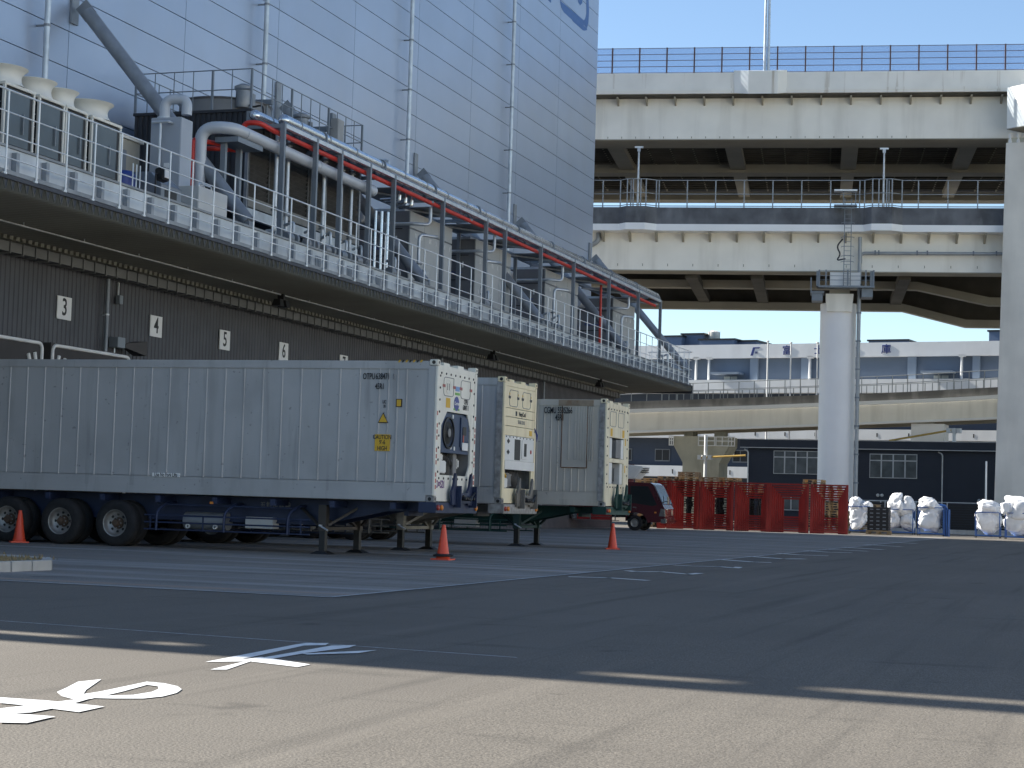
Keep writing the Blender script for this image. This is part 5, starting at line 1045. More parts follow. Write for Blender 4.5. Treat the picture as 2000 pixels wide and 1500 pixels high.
# T headed pier of the ramp
tp0 = RP.st(1362, 880)[0]
tpz = thing('ramp_pier', 'old concrete hammerhead pier with white handrail boxes under the ramp', 'pier', RP.at(tp0, 0, 4))
z1_, z2_, z3_ = RP.st(1360, 851)[1], RP.st(1360, 870)[1], RP.st(1360, 903)[1]; w1, w2 = 2.35, 1.55
MB().prism([RP.at(tp0-w1, z1_, 1.2), RP.at(tp0+w1, z1_, 1.2), RP.at(tp0+w1, z2_, 1.2), RP.at(tp0+w2, z3_, 1.2), RP.at(tp0+w2, 0, 1.2), RP.at(tp0-w2, 0, 1.2), RP.at(tp0-w2, z3_, 1.2), RP.at(tp0-w1, z2_, 1.2)][::-1], RP.n*3).build('hammerhead', Mt['oldconc'], tpz)
for a_, b_ in ((-w1-.35, -w1), (w1, w1+.5), (-.2, w1*.5), (w1*.55, w1-.02)):
    for z in (z2_+.05, z2_+.45, z1_-.02): dbox(RP, tp0+a_, tp0+b_, 1.05, 1.13, z-.05, z+.03).build('cage_rail', Mt['white'], tpz)
    for t_ in (a_, (a_+b_)/2, b_): dbox(RP, tp0+t_-.04, tp0+t_+.04, 1.06, 1.14, z2_, z1_).build('cage_post', Mt['white'], tpz)
for t_ in (-1, 1): dbox(RP, tp0+t_*1.3-.4, tp0+t_*1.3+.4, 2, 3.5, z1_, RP.st(1360, 841)[1]).build('bearing', Mt['oldconc'], tpz)
tq = RP.st(1800, 860)[0]
t2 = thing('ramp_pier', 'pale square pier head under the right part of the ramp', 'pier', RP.at(tq, 0, 4)); dbox(RP, tq-1.0, tq+1.6, 1.2, 4, 0, RP.st(1800, 826)[1]).build('shaft', Mt['vband'], t2); dbox(RP, tq-.4, tq+.6, 2, 3.4, RP.st(1800, 826)[1], RP.st(1800, 818)[1]).build('bearing', Mt['oldconc'], t2)
# ---- blue warehouse behind
Mt['bwall'] = mat('blue_render', (.125, .165, .225), .7, var=.08, scale=.4, bump=.25, bscale=1.6)
Mt['bwhite'] = mat('white_render', (.86, .86, .84), .7, var=.05, scale=.4, bump=.3, bscale=1.4, streak=.2, scol=(.5, .5, .5), stretch=(.6, .6, .1))
Mt['bpil'] = mat('pale_blue_pilaster', (.26, .32, .40), .7, var=.06, scale=.4, bump=.2, bscale=1.6)
Mt['sblue'] = mat('sign_blue', (.03, .05, .2), .5)
BP = Plane(atD(1500, 720, 178), (1, -.16))
bw = thing('blue_warehouse', 'long blue warehouse with white parapet bands and blue sign characters', 'warehouse', BP.at(0, 0, 20))
bz = lambda y: BP.st(1550, y)[1]; bt = lambda x, y=700: BP.st(x, y)[0]
dbox(BP, -70, 70, .6, 40, 0, bz(675)).build('main_block', Mt['bwall'], bw)
dbox(BP, -70, 70, .1, .62, bz(698), bz(671)).build('parapet_band', Mt['bwhite'], bw)
Mt['bdark'] = mat('dark_blue_lower_wall', (.045, .06, .09), .7, var=.1, scale=.4)  # wall blue darkened to stand for the deep shade under the ramp
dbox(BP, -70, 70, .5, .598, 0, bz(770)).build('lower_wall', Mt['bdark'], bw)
for k in range(12):
    t_ = -20+4.1*k; wdw = dbox(BP, t_, t_+1.6, .42, .5, bz(905), bz(880)).build('window', mat('lw_frame', (.2, .21, .22), .5) if k == 0 else bpy.data.materials['lw_frame'], bw)
    dbox(BP, t_+.08, t_+.76, .40, .43, bz(903), bz(882)).build('pane', bpy.data.materials['black_parts'], wdw); dbox(BP, t_+.84, t_+1.52, .40, .43, bz(903), bz(882)).build('pane', bpy.data.materials['black_parts'], wdw)
for ya, yb in ((742, 768), (838, 858), (914, 936)): dbox(BP, -70, 70, -.6, .6, bz(yb), bz(ya)).build('balcony_band', Mt['bwhite'], bw)
for k in range(24): t_ = -34+3.0*k; dbox(BP, t_, t_+.1, -.62, -.60, bz(852), bz(845)).build('scupper', Mt['black'], bw); dbox(BP, t_+.5, t_+.6, -.62, -.60, bz(930), bz(921)).build('scupper', Mt['black'], bw)
for a_, b_ in ((1187, 1202), (1325, 1340), (1463, 1478), (1563, 1582), (1771, 1787), (1898, 1912), (2040, 2056)): dbox(BP, bt(a_), bt(b_), .3, .62, bz(742), bz(698)).build('pilaster', Mt['bpil'], bw)
for x in (1358, 1383, 1580, 1877): 
    t_ = bt(x); MB().tube([BP.at(t_, bz(742), .25), BP.at(t_, bz(697), .25)], .12, 8).build('downpipe', Mt['white'], bw); dbox(BP, t_-.25, t_+.35, .1, .5, bz(700), bz(695)).build('hopper', Mt['white'], bw)
for a_, b_ in ((1395, 1449), (1803, 1864)):
    dbox(BP, bt(a_), bt(b_), -.9, .6, bz(731), bz(727)).build('door_canopy', Mt['bpil'], bw)
    for k in range(2): w_ = bt(b_)-bt(a_); dbox(BP, bt(a_)+w_*(.3+.25*k), bt(a_)+w_*(.52+.25*k), .52, .60, bz(745), bz(734)).build('door', mat('pale_door', (.42, .46, .47), .6) if a_ < 1400 and k == 0 else bpy.data.materials['pale_door'], bw)
for s_, x in (('\u5bcc', 1536), ('\u58eb', 1598), ('\u5009', 1663), ('\u5eab', 1730)):
    inst(text_mesh(s_, .95, Mt['sblue'], .02), 'sign_character', bw, BP.at(bt(x), bz(685)-.0, .07), (rad(90), 0, math.atan2(-.16, 1)))
f0, f1 = bt(1465), bt(1482); fz0, fz1 = bz(693.5), bz(677)
mbf = MB()
for poly in ([(0, 0), (.28, 0), (.55, 1), (.27, 1)], [(.55, 1), (.5, .84), (.95, .84), (1.1, 1)]): mbf.prism([BP.at(f0+(f1-f0)*u, fz0+(fz1-fz0)*v, .08) for u, v in poly], BP.n*.02)
mbf.build('sign_logo', Mt['sblue'], bw)
inst(text_mesh('su', .38, Mt['sblue'], .02, sx=.8), 'sign_logo_letters', bw, BP.at(bt(1476), bz(687), .075), (rad(90), 0, math.atan2(-.16, 1)))
Mt['roofblue'] = mat('dark_blue_plant_room', (.11, .15, .22), .7, var=.06, scale=.4)
for a_, b_, ya, o0, o1, nm in ((1294, 1336, 640, 5, 9, 'roof_house'), (1336, 1405, 654, 4, 10, 'roof_house'), (1260, 1300, 646, 4, 9, 'roof_house'), (1405, 1442, 656, 5, 9, 'louvre_house'), (1660, 1738, 657, 6, 12, 'roof_house'), (1906, 2000, 644, 5, 10, 'roof_house')):
    dbox(BP, bt(a_), bt(b_), o0, o1, bz(680), bz(ya)-.0).build(nm, Mt['roofblue'], bw); dbox(BP, bt(a_)-.15, bt(b_)+.15, o0-.15, o1+.15, bz(ya), bz(ya)+.15).build('roof_coping', Mt['black'], bw)
wt = thing('water_tank', 'cream roof water tank on the blue warehouse roof house', 'water tank', BP.at(bt(1350), bz(652), 6))
for k in range(4): dbox(BP, bt(1341)+.32*k, bt(1341)+.32*k+.06, 5.6, 6.4, bz(654), bz(650)).build('leg', Mt['galv'], wt)
MB().lathe(BP.at(bt(1350), bz(650), 6), [(.01, 0), (.55, 0), (.58, .05), (.58, .8), (.3, .95), (.01, .97)], 18).build('tank', Mt['cream'], wt, smooth=True)
for k in range(6): MB().tube([BP.at(bt(1350), bz(650), 6)+Vector((.6*math.cos(k), .6*math.sin(k), 0)), BP.at(bt(1350), bz(650)+.9, 6)+Vector((.6*math.cos(k), .6*math.sin(k), 0))], .025, 5).build('guard_post', Mt['galv'], wt)
FPl = Plane(atD(1500, 720, 163), (1, -.1))
for i, (x, y) in enumerate(((1500, 668), (1545, 671), (1597, 671))):
    t_, z_ = FPl.st(x, y); p = thing('flag_pole', ('white flag pole before the sign logo', 'white flag pole beside the first sign character', 'white flag pole close beside the round column')[i], 'flag pole', FPl.at(t_, 0), 'flag poles before the blue warehouse')
    MB().tube([FPl.at(t_, 0), FPl.at(t_, z_)], .10, 8, r2=.06).build('pole', Mt['white'], p, smooth=True); MB().lathe(FPl.at(t_, z_), [(.05, 0), (.13, .03), (.13, .12), (.001, .15)], 8).build('finial', Mt['white'], p)
# air conditioners on the shaded lower wall
for i, x in enumerate((1412, 1428)):
    a_ = thing('air_conditioner', 'pale outdoor air conditioner on the shaded blue wall beside the ramp pier', 'air conditioner', BP.at(bt(x), bz(893), -.4), 'air conditioners on the blue wall')
    dbox(BP, bt(x)-.4, bt(x)+.4, .15, .61, bz(894), bz(881)).build('casing', Mt['cream'], a_); MB().lathe(BP.at(bt(x)-.1, bz(887.5), .15), [(.24, 0), (.24, .02), (.001, .02)], 16, -BP.n).build('fan', Mt['black'], a_)
for i, (xa, ya, xb, yb, xp) in enumerate(((1365, 894, 1458, 890, 1378), (1738, 861, 1862, 840, 1863))):
    Q = Plane(atD(1500, 880, 140), (1, -.08)); p = thing('barrier_pole', ('white pole with level yellow arm before the hammerhead pier', 'white pole with slanting yellow arm over the navy building')[i], 'pole', Q.at(Q.st(xp, 900)[0], 0))
    MB().tube([Q.at(Q.st(xp, 900)[0], 0), Q.at(Q.st(xp, 900)[0], Q.st(xp, (850, 838)[i])[1])], .13, 10).build('pole', Mt['white'], p, smooth=True)
    MB().tube([Q.at(*Q.st(xa, ya), -.25), Q.at(*Q.st(xb, yb), -.25)], .075, 8).build('arm', mat('yellow_arm', (.62, .40, .10), .5) if i == 0 else bpy.data.materials['yellow_arm'], p, smooth=True)
    for k in range(3): dbox(Q, Q.st(xp-10+10*k, 900)[0]-.15, Q.st(xp-10+10*k, 900)[0]+.15, -.35, .1, Q.st(xp, (894, 842)[i])[1]-.15, Q.st(xp, (894, 842)[i])[1]+.2).build('fitting', Mt['white'], p)
# ---- white warehouse added out of view to bounce sunlight onto the container fronts
ow = thing('white_warehouse', 'long sunlit white warehouse facing the docks across the yard', 'warehouse', (48, 40, 0))
MB().box(42, 60, -25, 98, 0, 17).build('wall', mat('sunlit_white_wall', (.80, .76, .68), .7, var=.05, scale=.4, streak=.2, scol=(.55, .5, .44), stretch=(.6, .6, .08)), ow)
MB().box(41.7, 60.3, -25.3, 98.3, 17, 17.5).build('roof_coping', Mt['steelgrey'], ow)
for k in range(14): MB().box(41.85, 42, -20+8.2*k, -15+8.2*k, .3, 4.6).build('shutter_door', Mt['cabinet'], ow); MB().box(40.6, 42, -20.4+8.2*k, -14.6+8.2*k, 5.0, 5.2).build('door_canopy', Mt['steelgrey'], ow)
for k in range(14): MB().box(41.9, 42, -19+8.2*k, -16+8.2*k, 11, 12.4).build('window', mat('ow_glass', (.05, .06, .07), .15) if k == 0 else bpy.data.materials['ow_glass'], ow)
# ---- navy office building
Mt['navy'] = mat('navy_cladding', (.020, .026, .042), .5, var=.1, scale=.6)
Mt['glass'] = mat('dark_window_glass', (.11, .12, .12), .12, 0, .3, 1.5)
Mt['winframe'] = mat('aluminium_frame', (.55, .55, .54), .45, .4)
NP = Plane(atD(1600, 900, 131), (1, -.09)); nz = lambda y, x=1650: NP.st(x, y)[1]; nx = lambda x, y=920: NP.st(x, y)[0]
nb = thing('navy_building', 'dark navy two storey office building with aluminium windows behind the column', 'building', NP.at(nx(1700), 0, 5))
dbox(NP, nx(1458), nx(2100), .3, 12, 0, nz(877)).build('wall', Mt['navy'], nb); dbox(NP, nx(1445), nx(2100), -.15, 12.3, nz(876), nz(861)).build('roof_band', Mt['navy'], nb)
dbox(NP, nx(1444), nx(2100), -.2, 12.35, nz(861), nz(860)).build('roof_trim', Mt['winframe'], nb); dbox(NP, nx(1446), nx(2100), -.19, -.13, nz(877.5), nz(876)).build('band_trim', Mt['winframe'], nb)
k = 0
zz = .2
while zz < nz(880): dbox(NP, nx(1458)-.012, nx(2100), .285, .30, zz, zz+.19).build('siding_board', Mt['navy'], nb); zz += .205
def window(x0, x1, y0, y1, rows=True):
    a_, b_, z0, z1 = nx(x0), nx(x1), nz(y1), nz(y0); wdw = dbox(NP, a_, b_, .18, .30, z0, z1).build('window', Mt['winframe'], nb)
    n_ = 4; w_ = (b_-a_)/n_
    for k in range(n_):
        for (q0, q1) in (((.03, .70), (.745, .97)) if rows else ((.06, .94),)): dbox(NP, a_+w_*k+.05, a_+w_*(k+1)-.05, .165, .19, z0+(z1-z0)*q0, z0+(z1-z0)*q1).build('pane', Mt['glass'], wdw)
window(1509, 1597, 882, 928); window(1697, 1790, 885, 932); window(1697, 1790, 975, 1000, False); window(1500, 1590, 972, 1000, False)
for x, y in ((1714, 965.5), (1722, 965.5), (1912, 971), (1921, 971)): MB().lathe(NP.at(nx(x), nz(y), .29), [(.1, 0), (.12, .08), (.001, .13)], 10, -NP.n).build('vent_hood', Mt['winframe'], nb)
for x in (1460, 1840): MB().tube(bend([NP.at(nx(x)-.3, nz(880), .1), NP.at(nx(x), nz(884), .1), NP.at(nx(x), 0, .1)], .2), .05, 8).build('downpipe', Mt['winframe'], nb)
# ================================================================== yard objects
def gp(x, y): return onZ(x, y, 0)
# traffic cones
Mt['cone'] = mat('orange_red_cone', (.72, .075, .03), .4, var=.06, scale=4, streak=.25, scol=(.35, .06, .04), stretch=(6, 6, 2))
Mt['conebase'] = mat('black_cone_weight', (.02, .02, .02), .7)
for i, (x, y, lab) in enumerate(((865, 1094, 'orange traffic cone with black weight ring before the landing legs'), (1196, 1073, 'orange traffic cone standing alone before the maroon truck'), (37, 1060, 'orange traffic cone beside the rear trailer wheels'), (1139, 1025, 'orange traffic cone behind the truck side guard'))):
    p = gp(x, y); p.z = .004
    t = thing('traffic_cone', lab, 'traffic cone', p, 'orange traffic cones')
    MB().box(-.19, .19, -.19, .19, 0, .03).build('base', Mt['cone'], None).location = p
    o = bpy.data.objects[-1] if 0 else None
    b = [q for q in C.objects if q.name.startswith('base') and q.parent is None][-1]; b.parent = t; b.location = (0, 0, 0)
    MB().lathe(p, [(.15, .03), (.135, .06), (.125, .09), (.04, .67), (.034, .70), (.026, .70), (.02, .66)], 20).build('body', Mt['cone'], t, smooth=True)
    if i == 0: MB().lathe(p, [(.13, .085), (.20, .07), (.21, .10), (.13, .125)], 20).build('weight_ring', Mt['conebase'], t, smooth=True)
    t.rotation_euler.z = .35*i
# maroon box truck
Mt['maroon'] = mat('maroon_truck_paint', (.085, .016, .024), .25, .1, .05, 1, coat=.6)
Mt['chrome'] = mat('chrome', (.75, .75, .76), .08, 1.0, .02)
Mt['tglass'] = mat('truck_glass', (.02, .025, .028), .05, 0, .05)
tk = gp(1240, 1036); tk.z = 0; X, Y = tk.x, tk.y
tr = thing('box_truck', 'maroon refrigerated box truck with white cooling unit and chrome trim behind the containers', 'truck', (X-2, Y+1, .004))
X += .58
prof = [(-1.05, .42), (-1.05, 2.26), (-.95, 2.34), (.16, 2.32), (.30, 2.25), (.80, 1.26), (.90, 1.08), (.92, .45), (.06, .40), (-.04, .62), (-.21, .80), (-.58, .88), (-.95, .80)]
MB().prism([(X+a, Y-.12, b) for a, b in prof], (0, 1.95, 0)).build('cab', Mt['maroon'], tr, bevel=.03)
MB().prism([(X+a, Y-.126, b) for a, b in ((-.82, 1.34), (-.82, 2.15), (.06, 2.15), (.52, 1.26), (.30, 1.20))], (0, .012, 0)).build('side_window', Mt['tglass'], tr)
MB().prism([(X+.33, Y-.02, 2.2), (X+.33, Y+1.73, 2.2), (X+.78, Y+1.73, 1.31), (X+.78, Y-.02, 1.31)], (.03, 0, .012)).build('windscreen', Mt['tglass'], tr)
MB().hexa([(X+.60, Y-.135, .70), (X+.95, Y-.135, .70), (X+.95, Y+.32, .70), (X+.60, Y+.32, .70)], [(X+.70, Y-.135, 1.12), (X+.93, Y-.135, 1.06), (X+.93, Y+.32, 1.06), (X+.70, Y+.32, 1.12)]).build('headlamp', Mt['chrome'], tr, bevel=.02); MB().box(X+.88, X+.95, Y+1.4, Y+1.8, .78, 1.02).build('headlamp', Mt['chrome'], tr, bevel=.02)
for k in range(4): MB().box(X+.9, X+.95, Y+.35, Y+1.38, .72+.1*k, .77+.1*k).build('grille_bar', Mt['chrome'], tr)
MB().box(X+.70, X+1.02, Y-.14, Y+1.85, .38, .62).build('bumper', Mt['chrome'], tr, bevel=.04)
MB().bar((X+.30, Y-.125, 2.24), (X+.80, Y-.125, 1.28), .05).bar((X+.30, Y+1.83, 2.24), (X+.80, Y+1.83, 1.28), .05).build('pillar', Mt['maroon'], tr); MB().bar((X+.80, Y+.1, 1.36), (X+.62, Y+.75, 1.70), .02).build('wiper', Mt['black'], tr); MB().box(X-.72, X-.35, Y+.2, Y+.5, 1.35, 1.95).build('seat', Mt['steelgrey'], tr)
MB().box(X+.4, X+.5, Y-.135, Y-.11, .86, .93).build('side_lamp', Mt['orange'], tr)
MB().box(X-.68, X-.5, Y-.14, Y-.118, 1.10, 1.14).build('door_handle', Mt['chrome'], tr)
MB().tube(bend([(X+.72, Y-.1, 1.35), (X+.98, Y-.25, 1.45), (X+1.10, Y-.3, 1.4)], .1), .02, 6).build('mirror_arm', Mt['chrome'], tr); MB().box(X+1.08, X+1.16, Y-.42, Y-.20, 1.30, 1.68).build('mirror', Mt['chrome'], tr, bevel=.03)
X -= .58
def twheel(x, y, s, r_=.37):
    w_ = MB().lathe((x, y, r_), [(r_*.55, -.10), (r_*.66, -.11), (r_*.92, -.11), (r_, -.07), (r_, .07), (r_*.92, .11), (r_*.66, .11), (r_*.55, .10)], 26, (0, 1, 0)).build('wheel', Mt['rubber'], tr, smooth=True)
    MB().lathe((x, y, r_), [(r_*.58, s*.10), (r_*.55, s*.10), (r_*.5, s*.05), (r_*.3, s*.03), (r_*.28, s*.08), (.001, s*.09)], 20, (0, 1, 0)).build('rim', Mt['rim'], w_, smooth=True)
for y, s in ((Y+.0, -1), (Y+1.7, 1)): twheel(X, y, s); twheel(X-3.75, y, s)
MB().tube([(X, Y, .37), (X, Y+1.7, .37)], .05).tube([(X-3.75, Y, .37), (X-3.75, Y+1.7, .37)], .06).build('axle', Mt['black'], tr)
MB().box(X-5.2, X-.6, Y+.35, Y+.5, .62, .80).box(X-5.2, X-.6, Y+1.2, Y+1.35, .62, .80).box(X-5.2, X-5.1, Y+.35, Y+1.35, .63, .79).build('chassis_rail', Mt['black'], tr)
MB().box(X-5.4, X-.62, Y-.2, Y+1.95, 1.02, 3.25).build('cargo_box', Mt['maroon'], tr, bevel=.02); MB().box(X-5.4, X-.62, Y-.22, Y+1.97, .90, 1.02).build('box_sill', Mt['white'], tr)
MB().box(X-5.2, X-.7, Y+.3, Y+1.4, .80, .90).build('sub_frame', Mt['black'], tr)
MB().hexa([(X-.64, Y+.1, 2.5), (X-.1, Y+.25, 2.5), (X-.1, Y+1.5, 2.5), (X-.64, Y+1.65, 2.5)], [(X-.64, Y+.0, 3.2), (X+.30, Y+.1, 3.1), (X+.30, Y+1.65, 3.1), (X-.64, Y+1.75, 3.2)]).build('cooling_unit', Mt['white'], tr, bevel=.05)
for k in range(3): MB().box(X+.12, X+.27, Y+.3, Y+1.45, 2.82+.09*k, 2.86+.09*k).build('unit_vent', Mt['black'], tr)
MB().box(X-2.9, X-1.2, Y-.18, Y+.1, .48, .85).build('side_locker', mat('red_locker', (.30, .02, .02), .4), tr, bevel=.02); MB().box(X-3.15, X-2.93, Y-.16, Y+.1, .5, .8).build('fuel_tank', Mt['steelgrey'], tr, bevel=.02)
for z in (.45, .62, .78): MB().tube([(X-3.2, Y-.2, z), (X-.75, Y-.2, z)], .018, 6).build('side_guard', Mt['chrome'], tr)
for x in (X-3.1, X-2.2, X-.95): MB().box(x-.025, x+.025, Y-.21, Y-.185, .44, .92).build('guard_post', Mt['chrome'], tr)
for x in (X-4.25, X-3.22): MB().box(x-.03, x+.03, Y-.15, Y+.25, .5, .9).build('mud_flap', Mt['black'], tr)
# nested red stacking racks
Mt['rackred'] = mat('red_rack_paint', (.29, .024, .017), .5, .1, .15, 2, streak=.2, scol=(.12, .01, .01))
groups = [(1283, 1305, 1032), (1306, 1364, 1035), (1366, 1431, 1037.5), (1434, 1500, 1039.5), (1501, 1578, 1041.5), (1582, 1655, 1043)]
proto = {}
fy = 98.0
labs = ('half hidden behind the truck mirror', 'right of the truck', 'second right of the truck', 'in the middle of the row', 'left of the last nest', 'beside the white bags')
for gi, (xa, xb, yb) in enumerate(groups):
    pa_, pb_ = onY(xa, yb, fy), onY(xb, yb, fy); W = pb_.x-pa_.x; cx = (pa_.x+pb_.x)/2; nk = 7 if gi else 5
    for k in range(nk):
        hw = W/2*(1-.085*k); zt = 2.62-.125*k+ (.0); zl = .10+.12*k; yy = fy+.26*k; skew = -.02*k*W/2
        t = thing('stacking_rack', 'red stacking rack '+('front' if k == 0 else 'nested' if k < nk-1 else 'rearmost')+' in the nest '+labs[gi], 'rack', (cx+skew, yy, 0), 'nested red stacking racks')
        px_ = (cx+skew-hw+.05, cx+skew+hw-.05)
        for x in px_: MB().box(x-.06, x+.06, yy-.03, yy+.06, 0, zt).build('post', Mt['rackred'], t)
        MB().box(px_[0]+.061, px_[1]-.061, yy-.03, yy+.05, zt-.09, zt-.005).build('top_bar', Mt['rackred'], t); MB().box(px_[0]+.061, px_[1]-.061, yy-.03, yy+.05, zl-.04, zl+.045).build('base_bar', Mt['rackred'], t)
        if k % 2 == 0:
            for x in px_: MB().box(x-.03, x+.03, yy+.061, yy+.24, zt-.08, zt-.01).build('side_arm', Mt['rackred'], t)
# pallets: one mesh each, stacked behind the racks
Mt['wood'] = mat('raw_pallet_wood', (.42, .29, .15), .8, var=.25, scale=5, streak=.4, scol=(.26, .17, .09), stretch=(3, 3, 6))
Mt['woodold'] = mat('grey_pallet_wood', (.27, .20, .13), .85, var=.3, scale=5, streak=.5, scol=(.16, .12, .08), stretch=(3, 3, 6))
pal = {}
for nm, m_ in (('new', Mt['wood']), ('old', Mt['woodold'])):
    mb = MB()
    for i in range(7): mb.box(-.55, .55, -.55+.165*i, -.55+.165*i+.11, .118, .14)
    for y in (-.5, 0, .5): mb.box(-.55, .55, y-.05, y+.05, .098, .118); mb.box(-.55, .55, y-.05, y+.05, .0, .02)
    for x in (-.5, 0, .5):
        for y in (-.5, 0, .5): mb.box(x-.06, x+.06, y-.05, y+.05, .02, .098)
    pal[nm] = mb.mesh('wood_pallet', m_)
    if nm == 'old': pal['black'] = mb.mesh('plastic_pallet', mat('black_plastic_pallet', (.014, .014, .015), .6))
r = random.Random(4)
stacks = [(1262, 20, 'by the truck box'), (1303, 21, 'above the first red rack'), (1345, 23, 'tallest beside the hammerhead pier'), (1385, 21, 'right of the tallest pallet stack'), (1424, 21, 'before the navy building corner'), (1467, 19, 'above the middle red rack'), (1588, 21, 'left of the round column foot'), (1622, 19, 'at the round column foot'), (1637, 9, 'low behind the last red rack')]
for si, (x, n_, lab) in enumerate(stacks):
    b = onY(x, 1035, 103.5+ .3*(si % 3)); z = 0.0
    for k in range(n_):
        bk = si in (1, 2, 3, 4, 5) and k < n_-4
        o = bpy.data.objects.new('plastic_pallet' if bk else 'wood_pallet', pal['black' if bk else 'new' if r.random() < .55 else 'old']); C.objects.link(o)
        o.location = (b.x+r.uniform(-.04, .04), b.y+r.uniform(-.04, .04), z); o.rotation_euler.z = r.uniform(-.05, .05)+(rad(90) if r.random() < .3 else 0); z += .1401
        o['label'] = ('black plastic' if bk else 'wooden')+' pallet '+('on top of' if k == n_-1 else 'in')+' the stack '+lab; o['category'] = 'pallet'; o['group'] = 'stacked wooden pallets'
# white film bags in blue cage carts
Mt['film'] = mat('white_plastic_film', (.80, .80, .80), .35, var=.06, scale=3, bump=.5, bscale=7)
Mt['cart'] = mat('blue_cart_steel', (.05, .13, .36), .45, .2, .1, 2)
def bagmesh(rx, ry, h, seed):
    r = random.Random(seed); bm = bmesh.new(); bmesh.ops.create_icosphere(bm, subdivisions=4, radius=1)
    ctr = [(Vector((r.uniform(-1, 1), r.uniform(-1, 1), r.uniform(-1, 1))).normalized(), r.uniform(.10, .24), r.uniform(2.5, 6)) for _ in range(26)]
    cre = [(Vector((r.uniform(-1, 1), r.uniform(-1, 1), r.uniform(-1, 1))).normalized(), r.uniform(-.7, .7), r.uniform(.02, .07)) for _ in range(34)]
    for v in bm.verts:
        d = v.co.normalized(); s = 1.0
        for c, a, k in ctr: s += a*math.exp(-k*k*(1-d.dot(c))*.9)*(1 if a > .15 else -1)
        s += .03*math.sin(9*d.x+4*math.sin(5*d.z+seed))+.025*math.sin(13*d.y+3*math.sin(7*d.x))
        for nn, ww, aa in cre: s -= aa*math.exp(-((d.dot(nn)+ww)/.05)**2)
        q = [abs(d.x)**.75*math.copysign(1, d.x), abs(d.y)**.75*math.copysign(1, d.y), abs(d.z)**.85*math.copysign(1, d.z)]
        v.co = Vector((q[0]*rx*s, q[1]*ry*s, q[2]*h/2*s))
    me = bpy.data.meshes.new('film_bag'); zmin = min(v.co.z for v in bm.verts)
    for v in bm.verts: v.co.z -= zmin
    bm.to_mesh(me); bm.free(); me.polygons.foreach_set('use_smooth', [True]*len(me.polygons)); me.materials.append(Mt['film']); return me
def cart(px, py, lab, W=1.35, D_=1.05, Hh=1.62, bags=(), tall=True):
    p = gp(px, py); x, y = p.x, p.y+.1
    t = thing('cage_cart', 'blue steel cage cart '+lab, 'cage cart', (x, y, 0), 'blue cage carts')
    MB().box(x-W/2, x+W/2, y, y+D_, .10, .17).build('base', Mt['cart'], t, bevel=.01)
    for dx in (-W/2+.03, W/2-.03):
        for dy in (.03, D_-.03):
            MB().box(x+dx-.027, x+dx+.027, y+dy-.027, y+dy+.027, .17, Hh).build('post', Mt['cart'], t); MB().lathe((x+dx, y+dy-.02, .055), [(.055, -.02), (.055, .02), (.001, .02)], 10, (1, 0, 0)).box(x+dx-.02, x+dx+.02, y+dy-.03, y+dy+.03, .055, .105).build('caster', Mt['black'], t)
    for yy in (y+.03, y+D_-.03): MB().box(x-W/2+.06, x+W/2-.06, yy-.02, yy+.02, Hh-.045, Hh).build('top_rail', Mt['cart'], t)
    for xx in (x-W/2+.03, x+W/2-.03):
        for z in (Hh-.045, .6): MB().box(xx-.018, xx+.018, y+.06, y+D_-.06, z, z+.04).build('side_rail', Mt['cart'], t)
    for i, (dx, dy, dz, rx, ry, h, sd, lb) in enumerate(bags):
        o = bpy.data.objects.new('film_bag', bagmesh(rx, ry, h, sd)); C.objects.link(o); o.location = (x+dx, y+D_/2+dy, .165+dz)
        o['label'] = lb; o['category'] = 'bag'; o['group'] = 'bags of white plastic film'
cart(1676, 1041, 'beside the red racks', 1.25, 1.0, 1.55, [(-.1, 0, 0, .56, .48, 1.25, 1, 'crumpled white film bag filling the cart beside the red racks'), (-.22, 0, 1.0, .40, .42, .95, 2, 'white film bag heaped on top beside the red racks'), (.34, 0, .95, .35, .4, .75, 3, 'smaller white film bag leaning towards the black crates')])
cart(1757, 1044, 'loaded with three white bags right of the black crates', 1.5, 1.05, 1.45, [(-.36, 0, 0, .38, .5, .95, 4, 'low left white film bag in the three bag cart'), (.33, 0, 0, .42, .5, 1.0, 5, 'low right white film bag in the three bag cart'), (-.30, 0, .82, .44, .46, 1.15, 6, 'tall peaked white film bag on the three bag cart'), (.38, 0, .85, .40, .46, 1.0, 7, 'rounded white film bag on the three bag cart')])
cart(1817, 1047, 'with bag bulging over its rail before the louvred fence', 1.45, 1.05, 1.60, [(0, 0, 0, .62, .5, 1.4, 8, 'big white film bag inside the cart before the louvred fence'), (-.22, 0, 1.15, .48, .45, .72, 9, 'white film bag bulging over the cart before the louvred fence')])
cart(1928, 1051, 'at the foot of the concrete pier', 1.35, 1.05, 1.42, [(0, 0, 0, .60, .5, 1.25, 10, 'white film bag inside the cart at the pier foot'), (.05, 0, .95, .62, .5, .82, 11, 'rounded white film bag on top of the cart at the pier foot')])
cart(1990, 1054, 'overfilled beside the concrete pier', 1.5, 1.1, 1.42, [(-.1, 0, 0, .66, .5, 1.2, 12, 'white film bag at the bottom of the overfilled cart'), (.05, 0, .85, .70, .52, 1.15, 13, 'huge white film bag on top of the overfilled cart'), (-.62, -.1, 1.0, .36, .4, .72, 14, 'small white film bag between the two pier carts')])
t = thing('blue_cover', 'crumpled blue plastic sheet lying on the cart before the louvred fence', 'sheet', onY(1822, 992, 105))
p = gp(1822, 1047); MB().tube([(p.x+.1, p.y+.4, 1.66), (p.x+.35, p.y+.45, 1.72), (p.x+.6, p.y+.5, 1.70), (p.x+.72, p.y+.5, 1.5)], .10, 8, r2=.05).build('sheet', Mt['cart'], t, smooth=True)
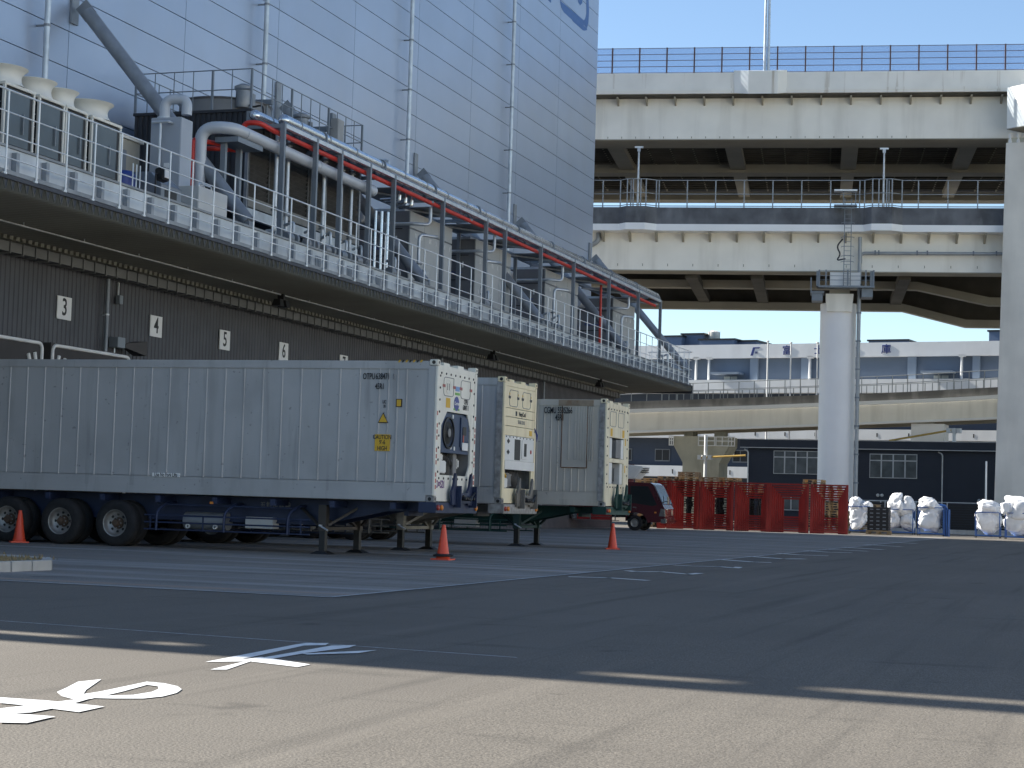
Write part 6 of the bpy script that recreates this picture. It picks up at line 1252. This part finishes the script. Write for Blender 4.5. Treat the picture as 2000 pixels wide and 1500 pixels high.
# black crates on a pallet
p = gp(1714, 1044)
o = bpy.data.objects.new('wood_pallet', pal['new']); C.objects.link(o); o.location = (p.x, p.y+.5, 0); o.scale = (1.15, 1, 1.6); o['label'] = 'wooden pallet under the black folding crates'; o['category'] = 'pallet'
Mt['crate'] = mat('black_plastic_crate', (.015, .016, .018), .5, var=.2, scale=6)
for k in range(6):
    z = .226+.215*k
    t = thing('plastic_crate', 'black plastic crate '+('at the bottom of' if k == 0 else 'on top of' if k == 5 else 'within')+' the stack between the bag carts', 'crate', (p.x, p.y+.5, z), 'black plastic crates')
    MB().box(p.x-.58, p.x+.58, p.y+.02, p.y+.98, z, z+.17).build('bin', Mt['crate'], t); MB().box(p.x-.6, p.x+.6, p.y, p.y+1.0, z+.17, z+.213).build('rim', Mt['crate'], t, bevel=.008)
    for dx in (-.35, 0, .35): MB().box(p.x+dx-.09, p.x+dx+.09, p.y+.005, p.y+.022, z+.06, z+.12).build('handle_slot', Mt['steelgrey'], t)
p2 = gp(1693, 1041)
for k in range(12):
    o = bpy.data.objects.new('wood_pallet', pal['new' if k % 3 else 'old']); C.objects.link(o); o.location = (p2.x-.05, p2.y+1.6, .1401*k); o['label'] = 'wooden pallet in the stack behind the first bag cart'; o['category'] = 'pallet'; o['group'] = 'stacked wooden pallets'
p = gp(1846, 1048)
t = thing('flat_cart_stack', 'folded blue carts standing on edge beside the bulging bag cart', 'cart stack', (p.x, p.y, 0))
for k in range(4): MB().box(p.x-.16+.09*k, p.x-.11+.09*k, p.y+.2, p.y+1.1, 0, 1.5).build('folded_cart', Mt['cart'], t)
# louvred fence on a low kerb behind the carts
Q = Plane(gp(1800, 1042)+Vector((0, 2.2, 0)), (1, -.18)); q0, q1 = Q.st(1640, 1000)[0]-1, Q.st(2060, 1000)[0]
fe = thing('louvred_fence', 'low dark louvred fence with steel posts behind the bag carts', 'fence', Q.at(0, 0))
dbox(Q, q0, q1, -.1, .25, 0, .28).build('footing', Mt['concrete'], fe)
t_ = q0
while t_ < q1-1.9:
    dbox(Q, t_-.03, t_+.03, 0, .06, .28, 1.95).build('post', Mt['galv'], fe)
    for k in range(10): dbox(Q, t_+.035, t_+1.965, .02, .05, .34+.155*k, .34+.155*k+.13).build('slat', Mt['black'], fe)
    t_ += 2.0
dbox(Q, q0, q1, .0, .06, 1.95, 2.0).build('top_rail', Mt['galv'], fe)
t_ = Q.st(1928, 900)[0]
p = thing('white_post', 'slim white post standing before the navy building beside the pier', 'post', Q.at(t_, 0)); MB().tube([Q.at(t_, 0, -.2), Q.at(t_, Q.st(1928, 902)[1], -.2)], .06, 8).lathe(Q.at(t_, Q.st(1928, 902)[1], -.2), [(.06, 0), (.06, .02), (.001, .04)], 8).build('shaft', Mt['galvwhite'], p, smooth=True)
